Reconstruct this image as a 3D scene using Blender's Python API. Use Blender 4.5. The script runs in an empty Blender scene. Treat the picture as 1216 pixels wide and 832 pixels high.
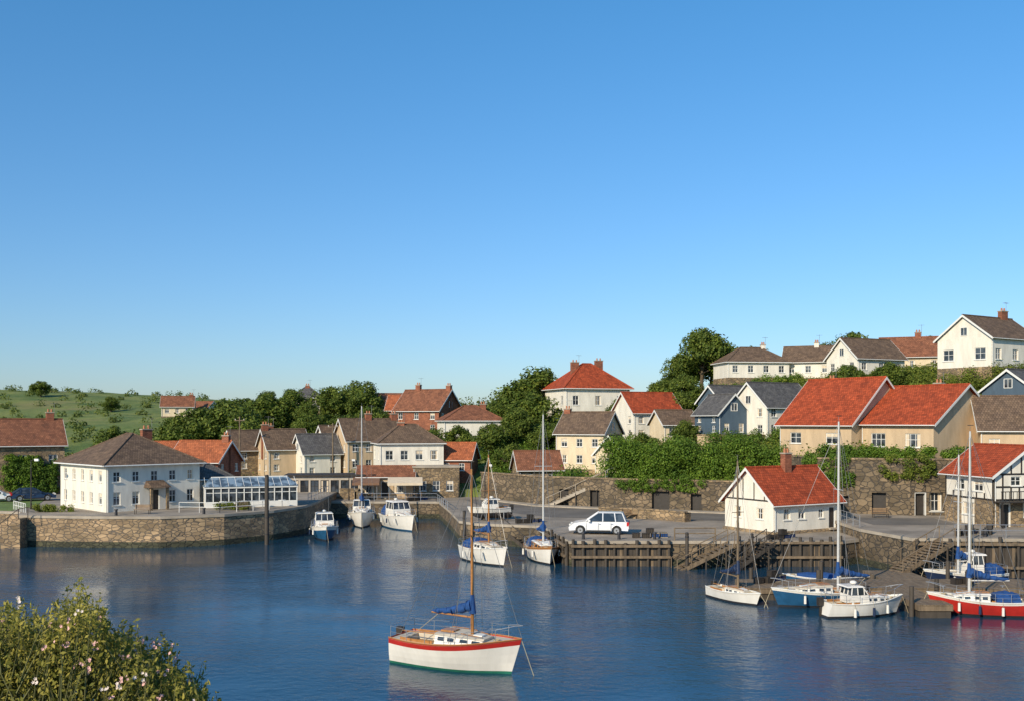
import bpy, math, random
import numpy as np
from mathutils import Vector, Matrix
random.seed(7); rng=np.random.default_rng(7)
scene=bpy.context.scene
# ---------------------------------------------------------------- materials
def newmat(name):
    m=bpy.data.materials.new(name); m.use_nodes=True
    return m,m.node_tree,m.node_tree.nodes['Principled BSDF']
def nd(nt,t,**k):
    n=nt.nodes.new(t)
    for a,b in k.items():
        if a in n.inputs: n.inputs[a].default_value=b
        else: setattr(n,a,b)
    return n
def mixc(nt,fac,a,b,mode='MIX'):
    n=nt.nodes.new('ShaderNodeMix'); n.data_type='RGBA'; n.blend_type=mode
    for i,v in ((0,fac),(6,a),(7,b)):
        if hasattr(v,'links'): nt.links.new(v,n.inputs[i])
        elif i==0: n.inputs[0].default_value=v
        else: n.inputs[i].default_value=(*v,1)
    return n.outputs[2]
def ramp(nt,src,p0,p1,c0=(0,0,0),c1=(1,1,1)):
    r=nt.nodes.new('ShaderNodeValToRGB'); nt.links.new(src,r.inputs[0])
    r.color_ramp.elements[0].position=p0; r.color_ramp.elements[1].position=p1
    r.color_ramp.elements[0].color=(*c0,1); r.color_ramp.elements[1].color=(*c1,1)
    return r.outputs[0]
def coords(nt,kind='UV',scale=(1,1,1)):
    tc=nt.nodes.new('ShaderNodeTexCoord'); mp=nt.nodes.new('ShaderNodeMapping')
    nt.links.new(tc.outputs[kind],mp.inputs[0]); mp.inputs['Scale'].default_value=scale
    return mp.outputs[0]
def noise(nt,vec,scale,detail=4,rough=.6):
    n=nd(nt,'ShaderNodeTexNoise',Scale=scale,Detail=detail,Roughness=rough); nt.links.new(vec,n.inputs['Vector']); return n.outputs[0]
def bump(nt,b,h,s=.5,d=.05):
    n=nd(nt,'ShaderNodeBump',Strength=s,Distance=d); nt.links.new(h,n.inputs['Height']); nt.links.new(n.outputs[0],b.inputs['Normal'])
def sc(c,f): return tuple(min(1,x*f) for x in c)
def plain(name,c,rough=.7,var=.2,scale=3,metal=0,bmp=0,streak=False,kind='UV'):
    m,nt,b=newmat(name); v=coords(nt,kind,(1,.25,1) if streak else (1,1,1))
    n=noise(nt,v,scale,5); f=ramp(nt,n,.35,.7)
    nt.links.new(mixc(nt,f,sc(c,1-var),sc(c,1+var*.25)),b.inputs['Base Color'])
    b.inputs['Roughness'].default_value=rough; b.inputs['Metallic'].default_value=metal
    if bmp: bump(nt,b,noise(nt,v,scale*8),bmp,.02)
    return m
def stone(name,c1,c2,mortar,scale=1.8,st=1.7):
    m,nt,b=newmat(name); v=coords(nt,'UV',(1,st,1))
    nz=nd(nt,'ShaderNodeTexNoise',Scale=2.0); nt.links.new(v,nz.inputs[0])
    add=nt.nodes.new('ShaderNodeVectorMath'); add.operation='MULTIPLY_ADD'
    nt.links.new(nz.outputs['Color'],add.inputs[0]); add.inputs[1].default_value=(.25,.25,.25); nt.links.new(v,add.inputs[2])
    vo=nd(nt,'ShaderNodeTexVoronoi',Scale=scale); nt.links.new(add.outputs[0],vo.inputs['Vector'])
    ve=nd(nt,'ShaderNodeTexVoronoi',Scale=scale,feature='DISTANCE_TO_EDGE'); nt.links.new(add.outputs[0],ve.inputs['Vector'])
    sep=nt.nodes.new('ShaderNodeSeparateColor'); nt.links.new(vo.outputs['Color'],sep.inputs[0])
    col=mixc(nt,sep.outputs[0],c1,c2)
    big=ramp(nt,noise(nt,v,.35,5),.35,.7,(.5,.5,.46),(1.15,1.1,1.02))
    col=mixc(nt,1,col,big,'MULTIPLY')
    e=ramp(nt,ve.outputs['Distance'],.02,.09)
    col=mixc(nt,e,mortar,col)
    nt.links.new(col,b.inputs['Base Color']); b.inputs['Roughness'].default_value=.9
    bump(nt,b,e,.7,.06); return m
def tiles(name,c,row=.3,w=.26,dark=.45,lich=.25):
    m,nt,b=newmat(name); v=coords(nt,'UV')
    br=nd(nt,'ShaderNodeTexBrick',Scale=1.0); nt.links.new(v,br.inputs['Vector'])
    br.inputs['Brick Width'].default_value=w; br.inputs['Row Height'].default_value=row; br.inputs['Mortar Size'].default_value=.028
    br.inputs['Mortar Smooth'].default_value=.5; br.inputs['Bias'].default_value=0
    br.inputs['Color1'].default_value=(*sc(c,.72),1); br.inputs['Color2'].default_value=(*sc(c,1.25),1); br.inputs['Mortar'].default_value=(*sc(c,dark),1)
    g=ramp(nt,noise(nt,v,.8,6,.7),.38,.7,(.62,.62,.66),(1.12,1.1,1.05))
    col=mixc(nt,1,br.outputs['Color'],g,'MULTIPLY')
    l=ramp(nt,noise(nt,v,2.2,6,.7),.58,.75,(0,0,0),(lich,)*3)
    col=mixc(nt,l,col,(.3,.27,.2))
    nt.links.new(col,b.inputs['Base Color']); b.inputs['Roughness'].default_value=.85; b.inputs['Specular IOR Level'].default_value=.25
    bump(nt,b,br.outputs['Fac'],-.6,.05); return m
def leafmat(name,c1,c2,trans=.25):
    m,nt,b=newmat(name)
    at=nt.nodes.new('ShaderNodeAttribute'); at.attribute_name='r'
    v=coords(nt,'Object'); g=ramp(nt,noise(nt,v,.35,4),.35,.65)
    col=mixc(nt,at.outputs['Fac'],c1,c2)
    col=mixc(nt,g,mixc(nt,1,col,(.6,.65,.6),'MULTIPLY'),mixc(nt,1,col,(1.3,1.22,1.0),'MULTIPLY'))
    nt.links.new(col,b.inputs['Base Color']); b.inputs['Roughness'].default_value=.65
    b.inputs['Specular IOR Level'].default_value=.25
    tr=nt.nodes.new('ShaderNodeBsdfTranslucent'); nt.links.new(col,tr.inputs[0])
    ms=nt.nodes.new('ShaderNodeMixShader'); ms.inputs[0].default_value=trans
    nt.links.new(b.outputs[0],ms.inputs[1]); nt.links.new(tr.outputs[0],ms.inputs[2])
    nt.links.new(ms.outputs[0],nt.nodes['Material Output'].inputs[0]); return m
WHITE=plain('white_render',(.79,.74,.63),.85,.19,1.2,streak=True)
CREAM=plain('cream_render',(.72,.59,.40),.85,.2,1.2,streak=True)
TAN=plain('tan_render',(.58,.43,.27),.85,.22,1.0,streak=True)
GREYW=plain('grey_render',(.48,.42,.34),.85,.2,1.2,streak=True)
BLUEW=plain('blue_cladding',(.07,.11,.15),.7,.2,1.5,streak=True)
STONE=stone('rubble_stone',(.44,.32,.19),(.22,.16,.10),(.14,.11,.08))
QSTONE=stone('quay_stone',(.54,.39,.24),(.28,.20,.125),(.13,.105,.08),1.6,1.9)
DSTONE=stone('dark_stone',(.27,.205,.135),(.13,.10,.065),(.06,.05,.04),1.5,1.5)
WETSTONE=stone('weedy_stone',(.10,.10,.06),(.05,.055,.035),(.03,.03,.02),1.6,1.9)
BRICK=tiles('red_brick',(.36,.14,.08),.12,.3,.7,.15)
RED=tiles('red_roof_tile',(.44,.082,.030),lich=.12)
ORANGE=tiles('orange_roof_tile',(.47,.145,.06))
RBROWN=tiles('red_brown_tile',(.29,.12,.065))
BROWN=tiles('brown_roof_tile',(.19,.128,.085))
SLATE=tiles('slate_roof',(.14,.135,.13),.24,.3)
TRIM=plain('white_trim',(.75,.74,.69),.5,.1,2)
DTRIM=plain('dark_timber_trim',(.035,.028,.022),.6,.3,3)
WOOD=plain('weathered_timber',(.22,.16,.10),.85,.45,3,streak=True,bmp=.4)
DWOOD=plain('wet_dark_timber',(.075,.06,.045),.7,.45,3,streak=True,bmp=.4)
VARN=plain('varnished_wood',(.42,.19,.06),.35,.25,4)
ASPH=plain('quay_concrete',(.34,.285,.22),.9,.42,.3,bmp=.3)
ROAD=plain('road_asphalt',(.17,.15,.125),.9,.3,.3,bmp=.3)
CONC=plain('pale_concrete',(.42,.36,.28),.9,.32,.6,bmp=.3)
METAL=plain('galvanised_metal',(.45,.46,.47),.4,.2,4,metal=.6)
ALU=plain('mast_aluminium',(.62,.61,.58),.4,.1,4,metal=.2)
WIRE=plain('rigging_wire',(.22,.22,.22),.4,.1,4,metal=.3)
ROPE=plain('rope',(.45,.38,.25),.9,.2,9)
GEL=plain('white_gelcoat',(.80,.77,.70),.25,.14,1.5,streak=True)
DECK=plain('cream_deck',(.64,.56,.43),.6,.2,2)
TEAK=plain('teak',(.30,.19,.10),.7,.3,3)
REDP=plain('red_paint',(.48,.03,.022),.3,.2,2)
BLUEP=plain('blue_hull_paint',(.02,.095,.20),.3,.25,2)
NAVY=plain('navy_paint',(.02,.035,.08),.35,.2,2)
GREENP=plain('green_antifoul',(.02,.19,.12),.6,.3,2)
BLACKP=plain('black_antifoul',(.03,.03,.035),.6,.3,2)
CANVAS=plain('blue_canvas',(.012,.07,.24),.85,.35,3,bmp=.5)
CREAMC=plain('cream_canvas',(.70,.58,.42),.85,.15,2)
BROWNC=plain('brown_canvas',(.22,.12,.07),.85,.2,2)
RUBBER=plain('rubber',(.02,.02,.02),.8,.1,4)
CARW=plain('car_white_paint',(.74,.75,.76),.2,.03,1)
CARB=plain('car_dark_blue_paint',(.02,.04,.09),.2,.05,1)
REDLAMP=plain('lamp_red',(.5,.02,.02),.3,.05,1)
POT=plain('terracotta',(.45,.18,.09),.8,.2,5)
BARK=plain('bark',(.12,.09,.055),.95,.4,5,kind='Object')
GSTEM=plain('green_stems',(.15,.15,.05),.9,.4,5,kind='Object')
def glassm(name,c,rough=.06):
    m,nt,b=newmat(name); v=coords(nt,'Object'); nt.links.new(mixc(nt,ramp(nt,noise(nt,v,.9,2),.45,.55),sc(c,.6),sc(c,1.8)),b.inputs['Base Color']); b.inputs['Roughness'].default_value=rough
    b.inputs['Specular IOR Level'].default_value=.8; return m
GLASS=glassm('window_glass',(.035,.042,.05)); CONSG=glassm('conservatory_glass',(.13,.17,.20),.12)
LEAF1=leafmat('tree_leaves',(.06,.11,.018),(.17,.21,.036))
LEAF2=leafmat('shrub_leaves',(.085,.135,.02),(.22,.25,.042))
LEAF3=leafmat('hedge_leaves',(.06,.13,.016),(.16,.25,.032))
LEAF4=leafmat('coastal_shrub_leaves',(.16,.17,.03),(.47,.41,.10),.35)
LEAF5=leafmat('distant_scrub',(.07,.115,.024),(.17,.20,.045))
# ---------------------------------------------------------------- mesh helper
def setuv(me):
    uv=me.uv_layers.new(name='UVMap'); vs=me.vertices; dat=uv.data
    for p in me.polygons:
        n=p.normal
        t=Vector((1,0,0)) if abs(n.z)>.95 else Vector((0,0,1)).cross(n).normalized()
        b=n.cross(t)
        for li in p.loop_indices:
            co=vs[me.loops[li].vertex_index].co; dat[li].uv=(co.dot(t),co.dot(b))
class Obj:
    def __init__(s,name,loc=(0,0,0),rot=0):
        s.name=name; s.loc=loc; s.rot=rot; s.p={}
    def add(s,part,mat,vs,fs,smooth=False):
        d=s.p.setdefault(part,dict(v=[],f=[],m=[],ms=[],s=[]))
        if mat not in d['ms']: d['ms'].append(mat)
        k=len(d['v']); mi=d['ms'].index(mat)
        d['v']+= [tuple(v) for v in vs]
        for f in fs: d['f'].append([k+i for i in f]); d['m'].append(mi); d['s'].append(smooth)
    def poly(s,part,mat,pts): s.add(part,mat,pts,[list(range(len(pts)))])
    def hexa(s,part,mat,b,t,smooth=False):
        s.add(part,mat,list(b)+list(t),[(3,2,1,0),(4,5,6,7),(0,1,5,4),(1,2,6,5),(2,3,7,6),(3,0,4,7)],smooth)
    def box(s,part,mat,x0,x1,y0,y1,z0,z1):
        s.hexa(part,mat,[(x0,y0,z0),(x1,y0,z0),(x1,y1,z0),(x0,y1,z0)],[(x0,y0,z1),(x1,y0,z1),(x1,y1,z1),(x0,y1,z1)])
    def obox(s,part,mat,p0,ux,a0,a1,o0,o1,z0,z1):
        n=(ux[1],-ux[0]); f=lambda a,o,z:(p0[0]+ux[0]*a+n[0]*o,p0[1]+ux[1]*a+n[1]*o,z)
        s.hexa(part,mat,[f(a0,o1,z0),f(a1,o1,z0),f(a1,o0,z0),f(a0,o0,z0)],[f(a0,o1,z1),f(a1,o1,z1),f(a1,o0,z1),f(a0,o0,z1)])
    def prism(s,part,mat,poly,z0,z1,cap=True):
        n=len(poly); vs=[(x,y,z0) for x,y in poly]+[(x,y,z1) for x,y in poly]
        s.add(part,mat,vs,[(i,(i+1)%n,n+(i+1)%n,n+i) for i in range(n)])
        if cap: 
            q=(part,mat) if cap is True else cap
            s.add(q[0],q[1],[(x,y,z1) for x,y in poly],[list(range(n))])
    def tube(s,part,mat,a,b,r0,r1=None,n=6,caps=True):
        r1=r0 if r1 is None else r1; a=Vector(a);b=Vector(b);d=(b-a)
        if d.length<1e-5: return
        d.normalize(); u=d.cross(Vector((0,0,1)) if abs(d.z)<.9 else Vector((1,0,0))).normalized(); w=d.cross(u)
        vs=[];
        for c,r in ((a,r0),(b,r1)):
            for i in range(n):
                q=2*math.pi*i/n; vs.append(c+u*math.cos(q)*r+w*math.sin(q)*r)
        fs=[(i,(i+1)%n,n+(i+1)%n,n+i) for i in range(n)]
        s.add(part,mat,vs,fs,n>5)
        if caps: s.add(part,mat,vs[:n],[list(range(n))]); s.add(part,mat,vs[n:],[list(range(n))])
    def path(s,part,mat,pts,r,n=6):
        for i in range(len(pts)-1):
            ra=r[i] if isinstance(r,(list,tuple)) else r; rb=r[i+1] if isinstance(r,(list,tuple)) else r
            s.tube(part,mat,pts[i],pts[i+1],ra,rb,n)
    def ball(s,part,mat,c,r,nu=10,nv=6):
        vs=[];fs=[]
        r=(r,r,r) if not isinstance(r,(tuple,list)) else r
        for j in range(nv+1):
            th=math.pi*j/nv
            for i in range(nu):
                ph=2*math.pi*i/nu; vs.append((c[0]+r[0]*math.sin(th)*math.cos(ph),c[1]+r[1]*math.sin(th)*math.sin(ph),c[2]+r[2]*math.cos(th)))
        for j in range(nv):
            for i in range(nu): fs.append((j*nu+i,j*nu+(i+1)%nu,(j+1)*nu+(i+1)%nu,(j+1)*nu+i))
        s.add(part,mat,vs,fs,True)
    def done(s,bevel=None):
        e=bpy.data.objects.new(s.name,None); scene.collection.objects.link(e)
        e.location=s.loc; e.rotation_euler=(0,0,s.rot); e.empty_display_size=.3
        for part,d in s.p.items():
            me=bpy.data.meshes.new(part); me.from_pydata(d['v'],[],d['f'])
            for m in d['ms']: me.materials.append(m)
            me.polygons.foreach_set('material_index',d['m']); me.polygons.foreach_set('use_smooth',d['s'])
            me.update(); setuv(me)
            o=bpy.data.objects.new(part,me); scene.collection.objects.link(o); o.parent=e
            if bevel and part in bevel:
                b=o.modifiers.new('b','BEVEL'); b.width=bevel[part]; b.segments=2; b.limit_method='ANGLE'
        s.e=e; return e
# ---------------------------------------------------------------- walls with true openings
def G(L,n,zs,w=.9,h=1.15,m=.8,kind='w'):
    xs=[L/2] if n==1 else [m+w/2+i*(L-2*m-w)/(n-1) for i in range(n)]
    return [(x,z,w,h,kind) for z in zs for x in xs]
def wallface(o,mat,p0,ux,L,h,wins=(),part='walls',z0=0,dep=.16,trim=None,doorm=None):
    trim=trim or TRIM; n=(ux[1],-ux[0])
    P=lambda a,z,o_=0:(p0[0]+ux[0]*a+n[0]*o_,p0[1]+ux[1]*a+n[1]*o_,z)
    xs=sorted({0,L,*[w[0]-w[2]/2 for w in wins],*[w[0]+w[2]/2 for w in wins]}); zs=sorted({z0,h,*[w[1] for w in wins],*[w[1]+w[3] for w in wins]})
    xs=[x for x in xs if 0<=x<=L]; zs=[z for z in zs if z0<=z<=h]
    for i in range(len(xs)-1):
        for j in range(len(zs)-1):
            cx=(xs[i]+xs[i+1])/2; cz=(zs[j]+zs[j+1])/2
            if any(abs(cx-w[0])<w[2]/2 and w[1]<cz<w[1]+w[3] for w in wins): continue
            o.poly(part,mat,[P(xs[i],zs[j]),P(xs[i+1],zs[j]),P(xs[i+1],zs[j+1]),P(xs[i],zs[j+1])])
    for (c,zb,w,hh,k) in wins:
        a0,a1,z1=c-w/2,c+w/2,zb+hh
        for q in ([(a0,zb),(a0,z1)],[(a1,z1),(a1,zb)],[(a0,z1),(a1,z1)],[(a1,zb),(a0,zb)]):
            o.poly(part,mat,[P(*q[0]),P(*q[1]),P(*q[1],-dep),P(*q[0],-dep)])
        f=.07
        if k=='d':
            o.obox('door',doorm or DTRIM,p0,ux,a0+f,a1-f,-dep,-dep+.05,zb,z1-f)
            o.obox('door_frame',trim,p0,ux,a0,a0+f,-dep,-.03,zb,z1); o.obox('door_frame',trim,p0,ux,a1-f,a1,-dep,-.03,zb,z1); o.obox('door_frame',trim,p0,ux,a0+f,a1-f,-dep,-.03,z1-f,z1)
            o.obox('doorstep',CONC,p0,ux,a0-.15,a1+.15,0.003,.35,zb-.15,zb-.005)
            continue
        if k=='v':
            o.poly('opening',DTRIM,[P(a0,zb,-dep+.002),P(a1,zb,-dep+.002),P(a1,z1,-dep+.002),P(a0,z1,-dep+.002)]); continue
        o.poly('window_glass',GLASS,[P(a0,zb,-dep+.04),P(a1,zb,-dep+.04),P(a1,z1,-dep+.04),P(a0,z1,-dep+.04)])
        F='window_frames'
        o.obox(F,trim,p0,ux,a0,a0+f,-dep+.02,-dep+.09,zb,z1); o.obox(F,trim,p0,ux,a1-f,a1,-dep+.02,-dep+.09,zb,z1)
        o.obox(F,trim,p0,ux,a0+f,a1-f,-dep+.02,-dep+.09,zb,zb+f); o.obox(F,trim,p0,ux,a0+f,a1-f,-dep+.02,-dep+.09,z1-f,z1)
        nb=max(1,int(round(w/.6)))
        for i in range(1,nb+ (1 if nb==1 else 0)):
            am=a0+(a1-a0)*i/max(nb,2); o.obox(F,trim,p0,ux,am-.025,am+.025,-dep+.021,-dep+.085,zb+f,z1-f)
        zm=zb+hh*.55; o.obox(F,trim,p0,ux,a0+f,a1-f,-dep+.022,-dep+.075,zm-.022,zm+.022)
        o.obox('window_sills',trim,p0,ux,a0-.08,a1+.08,.003,.09,zb-.07,zb)
        r=random.random()
        if r<.35:
            for q in (0,1):
                e0=a0+f if q==0 else a1-f-w*.2; o.obox('curtains',CREAMC,p0,ux,e0,e0+w*.2,-dep+.042,-dep+.05,zb+f,z1-f)
        elif r<.5: o.obox('blind',CREAMC,p0,ux,a0+f,a1-f,-dep+.042,-dep+.05,z1-f-hh*.3,z1-f)
CTRL=[]
def house(name,c,z,t,L,W,h,rh,wall,roof,kind='gable',axis='x',F=(),R=(),Lf=(),chim=(),oh=.35,base=None,found=3,trim=None,gwin=False,ground=True,extra=None,chm=None,doorm=None):
    th=math.radians(t); o=Obj(name,(c[0],c[1],z),th); hx,hy=L/2,W/2
    if ground: CTRL.append((c[0],c[1],z-.15))
    faces=[((-hx,-hy),(1,0),L,F),((hx,-hy),(0,1),W,R),((hx,hy),(-1,0),L,()),((-hx,hy),(0,-1),W,Lf)]
    for p0,ux,LL,ws in faces: wallface(o,wall,p0,ux,LL,h,ws,trim=trim,doorm=doorm)
    o.box('foundation',base or STONE,-hx-.03,hx+.03,-hy-.03,hy+.03,-found,-.002)
    M=(lambda a,b,zz:(a,b,zz)) if axis=='x' else (lambda a,b,zz:(-b,a,zz))
    A,B=(hx,hy) if axis=='x' else (hy,hx)
    tk=.14
    if kind=='gable':
        sl=rh/B
        for s in (-1,1):
            o.poly('gables',wall,[M(s*A,-B,h),M(s*A,B,h),M(s*A,0,h+rh)])
            y0=s*(B+oh); ze=h-oh*sl; a0,a1=-A-oh,A+oh
            o.hexa('roof',roof,[M(a0,y0,ze+.03),M(a1,y0,ze+.03),M(a1,0,h+rh+.03),M(a0,0,h+rh+.03)],[M(a0,y0,ze+tk),M(a1,y0,ze+tk),M(a1,0,h+rh+tk),M(a0,0,h+rh+tk)])
            g=s*(B+oh+.06); o.tube('gutters',trim or TRIM,M(a0,g,ze+.03),M(a1,g,ze+.03),.06,n=6)
            for e in (a0-.03,a1):
                o.hexa('bargeboards',trim or TRIM,[M(e,y0,ze-.12),M(e+.03,y0,ze-.12),M(e+.03,0,h+rh-.12),M(e,0,h+rh-.12)],[M(e,y0,ze+tk+.015),M(e+.03,y0,ze+tk+.015),M(e+.03,0,h+rh+tk+.015),M(e,0,h+rh+tk+.015)])
        o.tube('ridge_tiles',roof,M(-A-oh,0,h+rh+tk),M(A+oh,0,h+rh+tk),.12,n=6)
        if gwin:
            for s in (-1,1):
                wz=h+rh*.12; ww=.45; hh=min(1.0,rh*.45); e2=s*(A+.035)
                pts=[M(e2,-ww,wz),M(e2,ww,wz),M(e2,ww,wz+hh),M(e2,-ww,wz+hh)]
                o.poly('gable_window_glass',GLASS,pts)
                for i in range(4): o.tube('gable_window_frame',trim or TRIM,pts[i],pts[(i+1)%4],.05,n=4)
                o.tube('gable_window_frame',trim or TRIM,M(e2,0,wz),M(e2,0,wz+hh),.03,n=4)
    elif kind=='hip':
        r=max(A-B,0.3); e=oh; ze=h-oh*rh/B
        E=[(-A-e,-B-e),(A+e,-B-e),(A+e,B+e),(-A-e,B+e)]
        T=lambda p,zz:M(p[0],p[1],zz)
        r0=M(-r,0,h+rh+tk); r1=M(r,0,h+rh+tk); q=[T(p,ze+tk) for p in E]
        o.poly('roof',roof,[q[0],q[1],r1,r0]); o.poly('roof',roof,[q[2],q[3],r0,r1]); o.poly('roof',roof,[q[1],q[2],r1]); o.poly('roof',roof,[q[3],q[0],r0])
        o.tube('ridge_tiles',roof,r0,r1,.12)
        for a,b in ((0,r0),(3,r0),(1,r1),(2,r1)): o.tube('ridge_tiles',roof,q[a],b,.1,n=6)
        for i in range(4):
            a,b=E[i],E[(i+1)%4]; o.tube('gutters',trim or TRIM,T(a,ze+.08),T(b,ze+.08),.08,n=6)
        o.poly('soffit',trim or TRIM,[T(p,ze+.02) for p in E])
    else:
        o.box('roof',roof,-hx-oh,hx+oh,-hy-oh,hy+oh,h,h+.22)
    for k,ch in enumerate(chim):
        x,y,zt=ch[:3]; w=ch[3] if len(ch)>3 else .9; zb=h*.6; zt=h+rh+zt; cm=chm or BRICK
        o.box('chimney',cm,x-w/2,x+w/2,y-.3,y+.3,zb,zt); o.box('chimney_cap',CONC,x-w/2-.06,x+w/2+.06,y-.36,y+.36,zt,zt+.12)
        for q in (-.22,.22): o.tube('chimney_pots',POT,(x+q*w,y,zt+.12),(x+q*w,y,zt+.5),.13,.1,8)
        if k==0:
            o.tube('aerial',WIRE,(x+w/2+.08,y,zt-.5),(x+w/2+.08,y,zt+1.3),.02,n=4); o.tube('aerial',WIRE,(x+w/2-.4,y,zt+1.2),(x+w/2+.5,y,zt+1.2),.015,n=4)
            for q in range(6): o.tube('aerial',WIRE,(x+w/2-.38+q*.16,y-.22,zt+1.2),(x+w/2-.38+q*.16,y+.22,zt+1.2),.01,n=4)
    o.tube('downpipe',trim or TRIM,(-hx+.12,-hy-.07,0),(-hx+.12,-hy-.07,h-.15),.045,n=6)
    if extra: extra(o,hx,hy,h)
    o.done(); return o
# ---------------------------------------------------------------- foliage
def leaves(name,P,Nn,size,mat,parent=None,link=True,aspect=.55):
    n=len(P); Nn=Nn/np.linalg.norm(Nn,axis=1,keepdims=True)
    t=np.cross(Nn,rng.normal(size=(n,3))); t/=np.linalg.norm(t,axis=1,keepdims=True)+1e-9; b=np.cross(Nn,t)
    s=(size*rng.uniform(.6,1.35,n))[:,None]
    V=np.stack([P-t*s,P+b*s*aspect,P+t*s,P-b*s*aspect],1).reshape(-1,3)
    me=bpy.data.meshes.new(name); me.vertices.add(4*n); me.vertices.foreach_set('co',V.astype(np.float32).ravel())
    me.loops.add(4*n); me.loops.foreach_set('vertex_index',np.arange(4*n,dtype=np.int32))
    me.polygons.add(n); me.polygons.foreach_set('loop_start',np.arange(0,4*n,4,dtype=np.int32)); me.polygons.foreach_set('loop_total',np.full(n,4,dtype=np.int32))
    me.update(calc_edges=True); a=me.attributes.new('r','FLOAT','FACE'); a.data.foreach_set('value',rng.random(n).astype(np.float32))
    me.materials.append(mat)
    if not link: return me
    o=bpy.data.objects.new(name,me); scene.collection.objects.link(o); o.parent=parent; return o
def clumps(C,R,k):
    C=np.asarray(C,float); R=np.asarray(R,float)
    if R.ndim==1: R=np.repeat(R[:,None],3,1)
    d=rng.normal(size=(len(C),k,3)); d/=np.linalg.norm(d,axis=2,keepdims=True)
    rr=rng.uniform(.55,1.0,(len(C),k,1))**.6*(1+.18*rng.normal(size=(len(C),k,1)))
    P=C[:,None]+d*R[:,None]*rr; Nn=d+.6*rng.normal(size=d.shape)+np.array([0,0,.25])
    return P.reshape(-1,3),Nn.reshape(-1,3)
TV=[]
for v in range(6):
    nc=44; C=[]; hx_=rng.uniform(2.7,3.4); sk_=rng.uniform(-.5,.5,2)
    while len(C)<nc:
        p=rng.uniform(-1,1,3); l=np.linalg.norm(p)
        if .3<l<1: C.append([p[0]*hx_*(1-.25*max(p[2],0))+sk_[0]*p[2],p[1]*hx_*(1-.25*max(p[2],0))+sk_[1]*p[2],4.6+p[2]*2.9])
    P,Nn=clumps(C,rng.uniform(.6,1.3,nc),190)
    crown=leaves('crown',P,Nn,.2,LEAF1,link=False)
    o=Obj('t'); o.path('trunk',BARK,[(0,0,-.8),(.05,0,1),(.0,.1,2.4),(.1,0,4.2),(0,.1,5.8)],[.3,.24,.2,.13,.05],8)
    for i in range(0,nc,3):
        c=C[i]; z0=random.uniform(1.8,4); m=(c[0]*.5,c[1]*.5,(z0+c[2])/2-.1); o.path('trunk',BARK,[(0.03,.05,z0),m,tuple(c)],[.11,.07,.02],5)
    d=o.p['trunk']; me=bpy.data.meshes.new('trunk'); me.from_pydata(d['v'],[],d['f']); me.materials.append(BARK); me.update()
    TV.append((crown,me))
def tree(x,y,z,h,w=1.0,name='tree'):
    e=bpy.data.objects.new(name,None); scene.collection.objects.link(e); e.location=(x,y,z); s=h/7.8
    e.scale=(s*w,s*w,s); e.rotation_euler=(0,0,random.uniform(0,6.28))
    cr,tr=random.choice(TV)
    for nm,me in (('crown',cr),('trunk',tr)):
        o=bpy.data.objects.new(nm,me); scene.collection.objects.link(o); o.parent=e
# ================================================================= BUILDINGS
def porch(o,hx,hy,h):
    for x in (-.95,.75): o.box('porch_pillars',STONE,x,x+.25,-hy-1.2,-hy-.95,0,2.3)
    o.hexa('porch_roof',BROWN,[(-1.15,-hy-1.4,2.3),(1.2,-hy-1.4,2.3),(1.2,-hy-.005,2.3),(-1.15,-hy-.005,2.3)],[(-.9,-hy-1.2,2.45),(.95,-hy-1.2,2.45),(.95,-hy-.005,3.0),(-.9,-hy-.005,3.0)])
fl=[w for w in G(10,5,[2.95],.75,1.05,.7)]+[w for w in G(10,5,[.65],.75,1.3,.7) if abs(w[0]-5)>1]+[(5,0,1.1,2.1,'d')]
house('white_harbour_house',(-40.7,107.6),3,45,10,11.5,4.8,2.8,WHITE,BROWN,'hip',F=fl,Lf=G(11.5,5,[.7,2.95],.75,1.15,1),chim=[(2.2,.8,.5,1.1)],found=.5,extra=porch,ground=False,axis='y',oh=.5)
def conservatory():
    o=Obj('conservatory',(-28.3,109,3),math.radians(20)); hx,hy=4.75,2.4
    o.box('plinth',TRIM,-hx,hx,-hy,hy,0,.6)
    o.box('glazing',GLASS,-hx+.08,hx-.08,-hy+.08,hy-.08,.6,2.0)
    for i in range(13):
        x=-hx+i*(2*hx-.1)/12
        for y in (-hy,hy-.1): o.box('frame',TRIM,x,x+.1,y,y+.1,.6,2.0)
        o.tube('roof_bars',TRIM,(x+.05,-hy-.15,2.2),(x+.05,0,3.06),.025,n=4)
    for i in range(1,6):
        y=-hy+i*2*hy/6
        for x in (-hx,hx-.1): o.box('frame',TRIM,x,x+.1,y,y+.1,.6,2.0)
    o.box('top_rail',TRIM,-hx-.06,hx+.06,-hy-.06,hy+.06,2.0,2.2)
    o.box('mid_rail',TRIM,-hx+.05,hx-.05,-hy+.05,-hy+.077,1.5,1.57)
    r=4.0
    E=[(-hx-.15,-hy-.15,2.205),(hx+.15,-hy-.15,2.205),(hx+.15,hy+.15,2.205),(-hx-.15,hy+.15,2.205)]; a=(-r,0,3.05);b=(r,0,3.05)
    for f in ([E[0],E[1],b,a],[E[1],E[2],b],[E[2],E[3],a,b],[E[3],E[0],a]): o.poly('glass_roof',CONSG,f)
    o.tube('ridge',TRIM,a,b,.07)
    for q in (-3,-1,1,3):
        o.tube('table_tops',TRIM,(q,-hy-1.1,.7),(q,-hy-1.1,.74),.4,n=12); o.tube('table_legs',METAL,(q,-hy-1.1,0),(q,-hy-1.1,.7),.04)
    o.done()
conservatory()
house('small_annexe',(-33.5,111),3,45,4,4,2.9,1.3,WHITE,SLATE,'hip',F=G(4,2,[.8]),found=.5,ground=False)
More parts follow.
